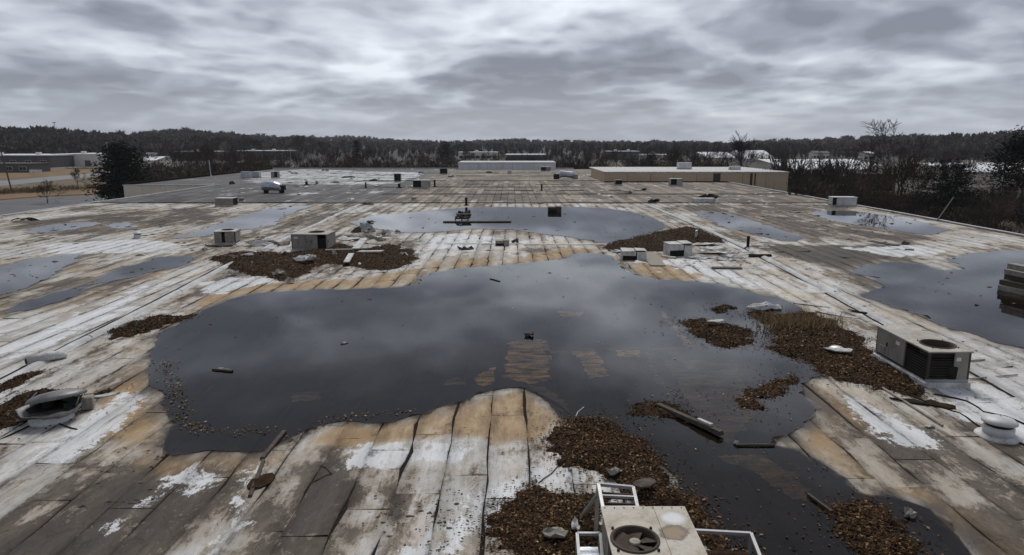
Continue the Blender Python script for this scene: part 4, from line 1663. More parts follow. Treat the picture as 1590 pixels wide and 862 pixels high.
m, g, b = new_mat('far_woods')
g.put(b.inputs['Base Color'], g.attrc('leaf_col'))
b.inputs['Roughness'].default_value = 1.0
b.inputs['Specular IOR Level'].default_value = 0.0
M_FOREST = m
forest('forest', 9000, 3, 'dark leafless woods covering the low hills along the horizon', (0, 1590), dmin=600)
forest('forest', 1500, 4, 'darker wood on the near hill at the left', (-60, 420), dmin=620, hmul=1.15)
forest('forest', 900, 6, 'wood on the hill at the right', (1250, 1650), dmin=620, hmul=1.15)

# ------------------------------------------------------------------ far buildings, poles
M_BW = wall_panel_mat('pale_facade', (0.62, 0.57, 0.49), (0.74, 0.69, 0.60), (0.42, 0.37, 0.30))
M_BB = wall_panel_mat('brown_brick', (0.11, 0.06, 0.038), (0.17, 0.095, 0.06), (0.06, 0.035, 0.025))
M_BD = wall_panel_mat('dark_facade', (0.055, 0.05, 0.047), (0.09, 0.083, 0.078), (0.03, 0.027, 0.025))
M_BR = wall_panel_mat('white_metal_roof', (0.58, 0.60, 0.62), (0.74, 0.76, 0.78), (0.40, 0.40, 0.40))
M_BT = wall_panel_mat('tan_facade', (0.40, 0.32, 0.23), (0.50, 0.41, 0.30), (0.22, 0.17, 0.12))
M_WIN = simple_mat('dark_glass', (0.01, 0.011, 0.013), (0.03, 0.032, 0.036), 3, 0.15, bump=0)


def building(label, px0, px1, Y, depth, H, wall, roof, slope=0.0, nwin=0, ndoor=0, roof_units=0, name='industrial_building', two_tone=None, rz=0.0, winz=0.5):
    a, b = at(px0, Y), at(px1, Y)
    W = abs(b.x - a.x)
    e = empty(name, ((a.x + b.x) / 2, Y, GROUND), rz)
    tag(e, label, 'building')
    w = W / 2
    MB().box(-w, w, 0, depth, 0, H).build('wall', wall, e)
    mb = MB()
    if slope > 0:
        vs = [(-w - 0.4, -0.5, H + 0.003), (w + 0.4, -0.5, H + 0.003), (w + 0.4, depth / 2, H + slope), (-w - 0.4, depth / 2, H + slope),
              (-w - 0.4, depth + 0.5, H + 0.003), (w + 0.4, depth + 0.5, H + 0.003)]
        V = [mb.bm.verts.new(v) for v in vs]
        U = [mb.bm.verts.new((v[0], v[1], v[2] + 0.25)) for v in vs]
        for f in ((U[0], U[1], U[2], U[3]), (U[3], U[2], U[5], U[4]), (V[3], V[2], V[1], V[0]), (V[4], V[5], V[2], V[3]), (V[0], V[1], U[1], U[0]),
                  (V[5], V[4], U[4], U[5]), (V[1], V[2], U[2], U[1]), (V[2], V[5], U[5], U[2]), (V[3], V[0], U[0], U[3]), (V[4], V[3], U[3], U[4])):
            mb.bm.faces.new(f)
        ro = mb.build('roof', roof, e)
        MB().prism([(-w, 0.01), (w, 0.01), (w, depth - 0.01), (-w, depth - 0.01)], H + 0.001, H + 0.002).build('gable', wall, e)
        for s in (-1, 1):
            q = MB()
            v = [q.bm.verts.new(c) for c in ((s * (w - 0.02), 0, H), (s * (w - 0.02), depth, H), (s * (w - 0.02), depth / 2, H + slope))]
            q.bm.faces.new(v)
            q.build('gable', wall, e)
    else:
        mb.box(-w - 0.25, w + 0.25, -0.25, depth + 0.25, H + 0.003, H + 0.45)
        ro = mb.build('roof', roof, e)
    for k in range(roof_units):
        x = -w + W * (k + 0.6) / (roof_units + 0.3)
        MB().box(x - 1.1, x + 1.1, depth * 0.3, depth * 0.3 + 2, H + 0.46 + slope * 0.55, H + 1.7 + slope * 0.55, bevel=0.05).build('roof_vent', M_BW, ro)
    for k in range(nwin):
        x = -w + W * (k + 0.5) / nwin
        ww = min(1.5, W / nwin * 0.32)
        f = MB().box(x - ww - 0.12, x + ww + 0.12, -0.07, -0.004, H * winz - 0.85, H * winz + 0.85).build('window', M_BW if wall != M_BW else M_BD, e)
        MB().box(x - ww, x - 0.05, -0.11, -0.073, H * winz - 0.72, H * winz + 0.72).build('pane', M_WIN, f)
        MB().box(x + 0.05, x + ww, -0.11, -0.073, H * winz - 0.72, H * winz + 0.72).build('pane', M_WIN, f)
    for k in range(ndoor):
        x = -w + W * (k + 0.8) / (ndoor + 0.6)
        MB().box(x - 1.6, x + 1.6, -0.08, -0.005, 0.05, 3.4).build('loading_door', M_BD, e)
    if two_tone is not None:
        MB().box(-w - 0.03, w + 0.03, -0.06, -0.003, 0.0, H * 0.5).build('wall_band', two_tone, e)
    return e


building('long pale hall with loading doors behind the road on the left', 82, 192, 392, 40, 6.6, M_BW, M_BR, 0, 0, 3, 2)
building('dark low building with white roof edge at the far left', -60, 80, 372, 40, 6.3, M_BD, M_BR, 0, 6, 0, 2)
building('low dark brick shed in front of the white edged building', -40, 47, 312, 14, 3.6, M_BD, M_BD, 0, 4, 0, 0)
building('white curved roof hall half hidden behind the conifer', 205, 242, 360, 25, 4.0, M_BW, M_BR, 1.8)
building('white roofed hall with brown brick front beyond the bare trees', 272, 330, 520, 30, 6.5, M_BB, M_BR, 0, 5, 0, 1)
building('long low white roofed block left of the hill gap', 368, 442, 540, 30, 6.8, M_BD, M_BR, 0, 6, 0, 2)
building('tan cabin with a flat roof behind the grey wing', 345, 372, 330, 10, 3.6, M_BT, M_BR, 0, 2)
building('two storey white hall behind the pine left of the white bay', 712, 772, 500, 22, 6.2, M_BW, M_BR, 0, 7, 0, 1)
building('grey hall with twin white roof strips behind the white bay', 786, 848, 420, 26, 5.8, M_BD, M_BR, 0, 0, 2)
building('thin white roof showing above the brown trees', 945, 992, 540, 20, 6.4, M_BD, M_BR, 0, 4, 0, 2)
building('tan and white low shed among the brown trees', 1000, 1045, 470, 20, 4.9, M_BT, M_BR, 0, 4)
building('wide white hall with low gable seen through twigs', 1095, 1140, 330, 30, 6.0, M_BW, M_BR, 2.4)
building('white domed depot behind the raised tan block', 1158, 1204, 330, 36, 5.2, M_BW, M_BR, 4.0)
building('very wide white roofed warehouse right of the tan block', 1232, 1395, 205, 62, 5.2, M_BW, M_BR, 2.2, 6, 2)
building('dark brick house with grey front below the wide white roof', 1296, 1340, 168, 12, 4.8, M_BB, M_BD, 0.0, 2, 0, 0, name='brick_house')
building('small brown brick house with paired windows in the thicket', 1345, 1388, 160, 10, 5.6, M_BB, M_BD, 0.0, 2, 0, 0, name='brick_house')
building('large cream hall with white roof behind the pine on the right', 1498, 1720, 158, 40, 6.3, M_BW, M_BR, 1.5, 0, 2, 2, two_tone=M_BT)
building('small white house on the right hillside', 1262, 1272, 520, 8, 5.5, M_BW, M_BD, 1.5, 2, name='house')
building('small white gabled house beside another on the right hillside', 1276, 1287, 520, 8, 5.3, M_BW, M_BD, 1.5, 2, name='house')
building('lone white shed left of the tall bare tree', 1341, 1355, 480, 9, 5.9, M_BW, M_BR, 1.0, 2, name='shed')

# utility pole with wires on the left
pb = G(19, 299)
e = empty('utility_pole', pb)
tag(e, 'leaning wooden utility pole with crossarm beside the road', 'pole')
M_POLE = simple_mat('pole_wood', (0.05, 0.038, 0.03), (0.11, 0.085, 0.065), 3, 0.9)
top = Vector((-1.7, 0, 12.6))
MB().tube([(0, 0, -0.2), top * 0.5, top], [0.2, 0.17, 0.14], 8).build('pole', M_POLE, e)
MB().bar(top * 0.95 + Vector((-1.3, 0, 0)), top * 0.95 + Vector((1.3, 0, 0)), 0.14, 0.16).build('crossarm', M_POLE, e)
for k in (-1.15, -0.5, 0.5, 1.15):
    MB().lathe([(0.05, 0), (0.09, 0.08), (0.05, 0.2)], 8, Matrix.Translation(top * 0.95 + Vector((k, 0, 0.08)))).build('insulator', M_WHITE, e)
for k, dz in ((-1.15, 0.25), (1.15, 0.25)):
    mb = MB()
    a = top * 0.95 + Vector((k, 0, dz))
    for s in (-1, 1):
        pts_ = [a + Vector((s * 70 * t, 60 * t * (1 if s > 0 else -0.3), -3.0 * (t - t * t))) for t in np.linspace(0, 1, 14)]
        mb.tube(pts_, 0.02, 4)
    mb.build('wire', M_DARK, e)


def small_pole(label, px, Y, ytop, arm, name='utility_pole', mat=None, ybase=None, r=0.14):
    e = empty(name, at(px, Y) if ybase is None else ybase)
    H = top_h(ytop, Y)
    tag(e, label, 'pole')
    MB().tube([(0, 0, -0.2), (0, 0, H)], [r, r * 0.7], 6).build('pole', mat or M_POLE, e)
    if arm:
        MB().bar((-arm, 0, H - 0.6), (arm, 0, H - 0.6), 0.12, 0.14).build('crossarm', mat or M_POLE, e)
        for s in (-0.8, 0.8):
            MB().lathe([(0.05, 0), (0.09, 0.08), (0.05, 0.2)], 6, Matrix.Translation((arm * s, 0, H - 0.52))).build('insulator', M_WHITE, e)
    return e


small_pole('utility pole with crossarm before the pine at the far right', 1552, 135, 234, 1.0)
small_pole('pale lattice like pole above the pale hall on the left', 170, 380, 220, 0.9, mat=M_STEEL, r=0.2)
small_pole('white steel pole standing behind the pale road bend', 453, 300, 229, 0.8, mat=M_STEEL)
tp = at(89, 930, 0)
tz = float(terrain_z(np.array([tp.x]), np.array([tp.y]))[0])
e = empty('radio_mast', (tp.x, tp.y, tz))
tag(e, 'thin radio mast on top of the wooded left hill', 'mast')
HH = CAM_H + 930 * math.tan(math.atan((CY - 189.5) / F_PX) - PITCH) - tz
mb = MB()
for s in ((-0.7, -0.4), (0.7, -0.4), (0, 0.8)):
    mb.tube([(s[0], s[1], 0), (s[0] * 0.6, s[1] * 0.6, HH)], 0.22, 4)
mb.build('mast_legs', M_STEEL, e)
MB().box(-2.4, 2.4, -0.4, 0.4, HH - 1.0, HH - 0.2).build('antenna_platform', M_STEEL, e)
mb = MB()
for k in range(8):
    z = HH * k / 8
    mb.bar((-0.65, -0.4, z), (0.6, -0.35, z + HH / 8), 0.12, 0.12)
mb.build('bracing', M_STEEL, e)
# white vent stack by the wing parapet
q = S(272, 274, 0)
e = empty('vent_stack', (WING_X + 1.2, q.y, -0.03))
tag(e, 'thin white vent stack at the parapet of the grey wing', 'pipe')
MB().tube([(0, 0, 0), (-0.15, 0, 3.4)], 0.09, 8).build('pipe', M_WHITE, e)
MB().lathe([(0.3, 0), (0.28, 0.12), (0.1, 0.2)], 10).build('base_collar', M_STEEL, e)

# ------------------------------------------------------------------ leaf and dirt heaps
LEAF_PAL = np.array([(0.092, 0.049, 0.022), (0.050, 0.027, 0.014), (0.165, 0.092, 0.040), (0.022, 0.013, 0.008), (0.27, 0.168, 0.080), (0.42, 0.31, 0.18), (0.075, 0.039, 0.018)])
LEAF_P = np.array([0.22, 0.24, 0.12, 0.27, 0.065, 0.025, 0.06])


def leaf_mesh(name, xy, z, size, rng, tilt=0.32, pal_p=None, dark=1.0):
    n = len(xy)
    a = rng.uniform(0, 2 * math.pi, n)
    L = size * (0.35 + 1.3 * rng.random(n) ** 1.6)
    W = L * rng.uniform(0.4, 0.75, n)
    ux = np.stack([np.cos(a), np.sin(a), rng.normal(0, tilt, n)], -1)
    uy = np.stack([-np.sin(a), np.cos(a), rng.normal(0, tilt, n)], -1)
    C = np.column_stack([xy, z + L * 0.12])
    fold = np.array([0, 0, 1.0]) * (L * rng.uniform(-0.05, 0.22, n))[:, None]
    V = np.stack([C - ux * L[:, None] / 2, C + uy * W[:, None] / 2 + fold, C + ux * L[:, None] / 2, C - uy * W[:, None] / 2 + fold], 1).reshape(-1, 3)
    i = np.arange(n)[:, None] * 4
    F = np.concatenate([i + np.array([[0, 1, 2]]), i + np.array([[0, 2, 3]])]) if False else np.concatenate([np.concatenate([i, i + 3, i + 2], 1), np.concatenate([i, i + 2, i + 1], 1)])
    me = mesh_np(name, V, F)
    c = LEAF_PAL[rng.choice(len(LEAF_PAL), n, p=pal_p if pal_p is not None else LEAF_P)] * (rng.uniform(0.55, 1.25, n) * (0.35 + 1.2 * fbm(xy[:, 0] * 1.7, xy[:, 1] * 1.7, 4)))[:, None] * dark
    set_col(me, 'leaf_col', np.repeat(c, 4, 0))
    return me


def heap(label, pix, hmax, seed, step, density, size, rise=0.5, name='leaf_pile', cat='leaf pile', soil=None, dark=1.0, z0=0.0, amp=0.26):
    rng = np.random.default_rng(seed)
    hmax *= 0.72
    P = ragged(plan(pix), step, amp * 1.5, 1.5, seed)
    lo, hi = P.min(0) - step, P.max(0) + step
    nx, ny = int((hi[0] - lo[0]) / step) + 2, int((hi[1] - lo[1]) / step) + 2
    X, Y = np.meshgrid(np.linspace(lo[0], hi[0], nx), np.linspace(lo[1], hi[1], ny))
    pts = np.stack([X.ravel(), Y.ravel()], -1)

    def hgt(p):
        sd = poly_sd(p, P) + (fbm(p[:, 0] * 2.6 + seed, p[:, 1] * 2.6, 5) - 0.5) * 0.5
        h = hmax * (1 - np.exp(-np.clip(sd, 0, None) / rise)) * (0.15 + 1.3 * fbm(p[:, 0] * 1.1 + seed, p[:, 1] * 1.1, 4))
        h = h + np.where(sd > 0.02, 0.035, 0) + (fbm(p[:, 0] * 5, p[:, 1] * 5 + seed, 3) - 0.5) * 0.05 * (sd > 0.1)
        return np.where(sd > 0, h, -0.06) + z0, sd
    H, sd = hgt(pts)
    V = np.column_stack([pts, H])
    i = np.arange(nx * ny).reshape(ny, nx)
    F = np.stack([i[:-1, :-1], i[:-1, 1:], i[1:, 1:], i[1:, :-1]], -1).reshape(-1, 4)
    keep = (sd[F] > 0).any(1)
    F = F[keep]
    idx, inv = np.unique(F, return_inverse=True)
    c = P.mean(0)
    e = empty(name, (c[0], c[1], 0))
    tag(e, label, cat)
    off = np.array([c[0], c[1], 0])
    link('mound', mesh_np('mound', V[idx] - off, inv.reshape(-1, 4), True), soil or M_SOIL, e)
    size *= 0.72
    n = int(density * 1.9 * max(1.0, keep.sum() * step * step))
    q = rng.uniform(lo, hi, (n * 4, 2))
    hz, sq = hgt(q)
    edge = 0.12
    ok = sq > rng.uniform(-edge * 0.2, edge, len(sq))
    q, hz = q[ok][:n], hz[ok][:n]
    if len(q):
        o = link('leaves', leaf_mesh('leaves', q - c, np.maximum(hz, 0.03), size, rng, dark=dark), M_LEAF, e)
        o['kind'] = 'stuff'
    # strays round the rim
    m = int(n * 0.30)
    if m > 3:
        k = rng.integers(0, len(P), m)
        q = P[k] + rng.normal(0, 1, (m, 2)) * rng.choice([0.08, 0.14, 0.3, 0.6], (m, 1))
        o = link('stray_leaves', leaf_mesh('stray_leaves', q - c, np.full(m, WATER_Z + 0.006), size, rng, 0.12, dark=dark), M_LEAF, e)
        o['kind'] = 'stuff'
    return e


heap('large brown leaf heap behind the rooftop unit with the round fan', [(846, 684), (868, 658), (915, 652), (960, 664), (1000, 690), (1036, 730), (1066, 764), (1105, 800), (1135, 845), (1110, 870), (1075, 815), (1050, 790), (1010, 795), (985, 790), (962, 752), (928, 734), (885, 722), (852, 704)], 0.28, 1, 0.10, 520, 0.075)
heap('brown leaf heap left of the rooftop unit with the round fan', [(755, 818), (778, 785), (806, 758), (840, 752), (875, 768), (905, 768), (932, 775), (936, 880), (800, 880), (772, 848)], 0.26, 2, 0.10, 560, 0.075)
heap('leaf heap lying in the dark water at the bottom right', [(1296, 788), (1320, 776), (1352, 785), (1398, 812), (1450, 862), (1420, 890), (1350, 872), (1306, 822)], 0.22, 3, 0.10, 560, 0.08)
heap('thin slanting leaf bank in shallow water right of the sunken beam', [(1140, 618), (1172, 602), (1210, 590), (1240, 585), (1242, 594), (1204, 614), (1186, 634), (1152, 634)], 0.10, 4, 0.12, 300, 0.08, dark=1.1)
heap('oval leaf island with a white scrap on it in the big pond', [(1055, 501), (1088, 497), (1130, 505), (1163, 517), (1172, 530), (1150, 540), (1112, 538), (1086, 528)], 0.22, 5, 0.14, 260, 0.085, dark=0.8)
heap('long leaf bank with dry grass beside the open sided unit', [(1170, 484), (1212, 488), (1262, 487), (1300, 502), (1345, 530), (1352, 548), (1400, 575), (1437, 600), (1422, 620), (1380, 612), (1310, 592), (1244, 562), (1190, 541), (1210, 528), (1192, 506)], 0.26, 6, 0.14, 300, 0.085, 0.8)
heap('tiny leaf islet behind the oval leaf island', [(1100, 479), (1120, 474), (1140, 480), (1116, 485)], 0.10, 7, 0.14, 240, 0.09, dark=0.8)
heap('dark leaf drift beside the left expansion joint', [(165, 521), (200, 502), (232, 491), (300, 489), (262, 505), (214, 521), (172, 527)], 0.14, 8, 0.16, 220, 0.085, dark=0.75)
heap('heap of brown dirt and litter around the grey closed unit', [(325, 402), (378, 391), (450, 394), (525, 378), (560, 388), (608, 380), (640, 391), (646, 405), (600, 420), (552, 415), (500, 410), (480, 425), (440, 437), (420, 432), (362, 420), (345, 409)], 0.45, 9, 0.25, 60, 0.12, 1.2, 'dirt_heap', 'dirt heap')
heap('heap of brown dirt behind the broken white box', [(938, 381), (985, 370), (1030, 359), (1072, 353), (1112, 367), (1125, 376), (1085, 380), (1050, 389), (1000, 392), (960, 394)], 0.5, 10, 0.25, 60, 0.12, 1.2, 'dirt_heap', 'dirt heap')
heap('strip of leaf litter along the joint at the left edge', [(-30, 608), (0, 598), (40, 580), (70, 574), (66, 582), (30, 600), (0, 612), (-20, 622)], 0.1, 11, 0.14, 240, 0.08, dark=0.7)
heap('black debris heap around the smashed ventilator', [(-30, 640), (0, 628), (40, 612), (70, 606), (120, 612), (160, 604), (165, 612), (130, 625), (120, 640), (60, 650), (0, 668), (-30, 680)], 0.13, 12, 0.12, 170, 0.09, dark=0.55)
heap('half sunken black heap at the end of the beam in the water', [(966, 642), (1000, 626), (1040, 630), (1062, 642), (1040, 652), (1000, 652)], 0.07, 13, 0.12, 150, 0.09, dark=0.45)

# loose leaves drifting along the shores
rl = np.random.default_rng(8)


def drift(label, line, n, spread, size, seed, dark=1.0):
    p = plan(line)
    seg = np.linalg.norm(np.diff(p, axis=0), axis=1)
    cum = np.concatenate([[0], np.cumsum(seg)])
    t = rl.uniform(0, cum[-1], n)
    x = np.interp(t, cum, p[:, 0]) + rl.normal(0, spread, n)
    y = np.interp(t, cum, p[:, 1]) + rl.normal(0, spread, n)
    o = link('drifted_leaves', leaf_mesh('drifted_leaves', np.stack([x, y], -1), np.full(n, WATER_Z + 0.008), size, rl, 0.12,
                                         np.array([0.2, 0.12, 0.22, 0.1, 0.2, 0.11, 0.05]), dark), M_LEAF)
    tag(o, label, None, None, 'stuff')


drift('leaves drifted along the left shore of the big pond', [(252, 560), (272, 600), (290, 650), (300, 668), (360, 672), (430, 668)], 520, 0.16, 0.07, 1)
drift('leaves floating along the front shore of the big pond', [(440, 690), (520, 648), (600, 642), (640, 640)], 160, 0.12, 0.06, 2)
drift('leaves scattered on the shallow water at the right', [(960, 605), (1050, 615), (1130, 640), (1180, 640), (1190, 690), (1250, 720), (1280, 770)], 170, 0.8, 0.055, 3)
drift('leaves scattered near the bottom of the dark channel', [(1100, 680), (1150, 740), (1200, 790), (1260, 830)], 50, 0.7, 0.05, 4)
drift('pale leaf trail leading to the sunken beam', [(1045, 600), (1055, 625), (1090, 660)], 90, 0.15, 0.06, 5)
drift('scattered litter on the roof before the pond', [(600, 790), (660, 770), (700, 800), (640, 850)], 90, 0.45, 0.06, 6, 0.35)
drift('leaf specks floating in the middle of the big pond', [(320, 520), (560, 500), (800, 470), (1000, 470), (1040, 560), (900, 600)], 120, 1.4, 0.07, 7, 1.2)

# dark specks and clods floating in the ponds
def clods(label, regions, seed):
    rng = np.random.default_rng(seed)
    V, F, k = [], [], 0
    for (pix, n, s0, s1) in regions:
        P = plan(pix)
        lo, hi = P.min(0), P.max(0)
        q = rng.uniform(lo, hi, (n * 6, 2))
        q = q[poly_sd(q, P) > 0][:n]
        for c in q:
            s = s0 * 0.5 + (s1 * 0.75 - s0 * 0.5) * rng.random() ** 2.2
            m = 6
            a = np.sort(rng.uniform(0, 2 * math.pi, m))
            r = s * rng.uniform(0.5, 1.2, m)
            el = rng.uniform(0.8, 2.4)
            ring = np.stack([c[0] + np.cos(a) * r * el, c[1] + np.sin(a) * r, np.full(m, WATER_Z - 0.004)], -1)
            top_ = np.array([[c[0] + s * rng.uniform(-0.4, 0.4), c[1], WATER_Z + s * rng.uniform(0.15, 0.6)]])
            V.append(np.concatenate([ring, top_]))
            F.append(np.array([(k + i, k + (i + 1) % m, k + m) for i in range(m)]))
            k += m + 1
    o = link('floating_debris', mesh_np('floating_debris', np.concatenate(V), np.concatenate(F)), M_WOOD)
    tag(o, label, None, None, 'stuff')


clods('dark specks floating in the ponds', [
    ([(560, 345), (700, 328), (1000, 336), (1010, 355), (940, 372), (640, 358)], 60, 0.08, 0.22),
    ([(1340, 418), (1420, 415), (1590, 440), (1590, 520), (1400, 470)], 50, 0.05, 0.17),
    ([(0, 420), (110, 400), (60, 435), (0, 455)], 22, 0.06, 0.2),
    ([(160, 432), (280, 402), (240, 420)], 10, 0.06, 0.16),
    ([(300, 500), (640, 452), (640, 462), (320, 520)], 40, 0.04, 0.13),
    ([(700, 425), (900, 400), (960, 420), (1200, 470), (1180, 500), (1000, 460), (760, 440)], 50, 0.04, 0.13),
    ([(960, 610), (1230, 640), (1180, 690), (1000, 660)], 40, 0.03, 0.09),
    ([(1110, 335), (1230, 370), (1150, 358)], 14, 0.08, 0.2),
    ([(300, 365), (440, 325), (410, 348)], 10, 0.08, 0.2),
    ([(240, 520), (280, 500), (300, 640), (270, 640)], 60, 0.025, 0.09)], 5)
clods('black crumbs of bitumen scattered on the white sheets', [
    ([(580, 800), (660, 760), (720, 760), (700, 862), (600, 862)], 90, 0.015, 0.06),
    ([(150, 700), (260, 690), (250, 780), (120, 790)], 60, 0.02, 0.08),
    ([(330, 380), (660, 370), (660, 400), (330, 420)], 60, 0.05, 0.16),
    ([(940, 400), (1200, 380), (1200, 410), (1000, 430)], 60, 0.05, 0.15),
    ([(400, 330), (540, 322), (520, 360), (400, 372)], 40, 0.06, 0.18)], 6)

def flakes(label, regions, mat, seed):
    global M_WOOD
    keep, M_WOOD = M_WOOD, mat
    clods(label, regions, seed)
    M_WOOD = keep


flakes('white flakes of coating scattered around the dirt heaps', [
    ([(330, 370), (660, 365), (660, 405), (500, 420), (330, 425)], 150, 0.12, 0.46),
    ([(930, 375), (1200, 375), (1210, 420), (1000, 425)], 120, 0.12, 0.46),
    ([(560, 350), (640, 362), (930, 380), (700, 392), (640, 380)], 40, 0.06, 0.22),
    ([(1100, 300), (1200, 300), (1200, 318), (1060, 318)], 40, 0.12, 0.4),
    ([(400, 262), (700, 262), (700, 300), (420, 300)], 130, 0.15, 0.6),
    ([(880, 265), (1100, 285), (1180, 312), (900, 312)], 90, 0.12, 0.5)], M_SCRAP, 21)
flakes('dark crumbs and clods scattered over the far roof', [
    ([(400, 262), (1100, 282), (1250, 314), (300, 314)], 160, 0.12, 0.5),
    ([(0, 345), (300, 322), (540, 320), (300, 400), (0, 400)], 110, 0.08, 0.3),
    ([(1050, 320), (1400, 330), (1590, 385), (1200, 400)], 110, 0.08, 0.3),
    ([(1170, 395), (1330, 410), (1400, 470), (1590, 545), (1590, 600), (1400, 510)], 60, 0.03, 0.1)], M_WOOD, 22)

# dry grass tuft on the leaf bank
rng = np.random.default_rng(2)
tb = S(1240, 508)
n = 420
base = np.column_stack([rng.normal(tb.x, 0.75, n), rng.normal(tb.y, 0.5, n), np.full(n, 0.1)])
d = np.column_stack([rng.normal(0, 0.4, n), rng.normal(0, 0.4, n), np.ones(n)])
Lh = rng.uniform(0.2, 0.75, n)
d = d / np.linalg.norm(d, axis=1, keepdims=True) * Lh[:, None]
side = np.column_stack([rng.normal(size=n), rng.normal(size=n), np.zeros(n)]) * 0.012
V = np.stack([base - side, base + side, base + d], 1).reshape(-1, 3)
V = V - np.array([tb.x, tb.y, 0])
M_STRAW = simple_mat('straw', (0.20, 0.135, 0.065), (0.40, 0.29, 0.15), 6, 0.9, bump=0)
o = link('dry_grass_tuft', mesh_np('dry_grass_tuft', V, np.arange(3 * n).reshape(n, 3)), M_STRAW)
o.location = (tb.x, tb.y, 0)
tag(o, 'tuft of straw coloured dry grass growing on the leaf bank', None, None, 'stuff')

# ------------------------------------------------------------------ rooftop units


def plate_with_hole(mb, x0, x1, y0, y1, z0, z1, cx, cy, r, n=28):
    angs = [2 * math.pi * i / n for i in range(n)]
    for (X, Y) in ((x0, y0), (x1, y0), (x1, y1), (x0, y1)):
        angs.append(math.atan2(Y - cy, X - cx) % (2 * math.pi))
    angs = sorted(set(round(a, 5) for a in angs))

    def outer(a):
        c, s = math.cos(a), math.sin(a)
        ts = []
        if abs(c) > 1e-6: ts += [((x1 if c > 0 else x0) - cx) / c]
        if abs(s) > 1e-6: ts += [((y1 if s > 0 else y0) - cy) / s]
        t = min(q for q in ts if q > 0)
        return cx + c * t, cy + s * t
    I, O, I2, O2 = [], [], [], []
    for a in angs:
        ix, iy = cx + r * math.cos(a), cy + r * math.sin(a)
        ox, oy = outer(a)
        I.append(mb.bm.verts.new((ix, iy, z1)))
        O.append(mb.bm.verts.new((ox, oy, z1)))
        I2.append(mb.bm.verts.new((ix, iy, z0)))
        O2.append(mb.bm.verts.new((ox, oy, z0)))
    m = len(angs)
    for i in range(m):
        j = (i + 1) % m
        mb.bm.faces.new((I[i], O[i], O[j], I[j]))
        mb.bm.faces.new((I2[i], I2[j], O2[j], O2[i]))
        mb.bm.faces.new((O[i], O2[i], O2[j], O[j]))
        mb.bm.faces.new((I[i], I[j], I2[j], I2[i]))


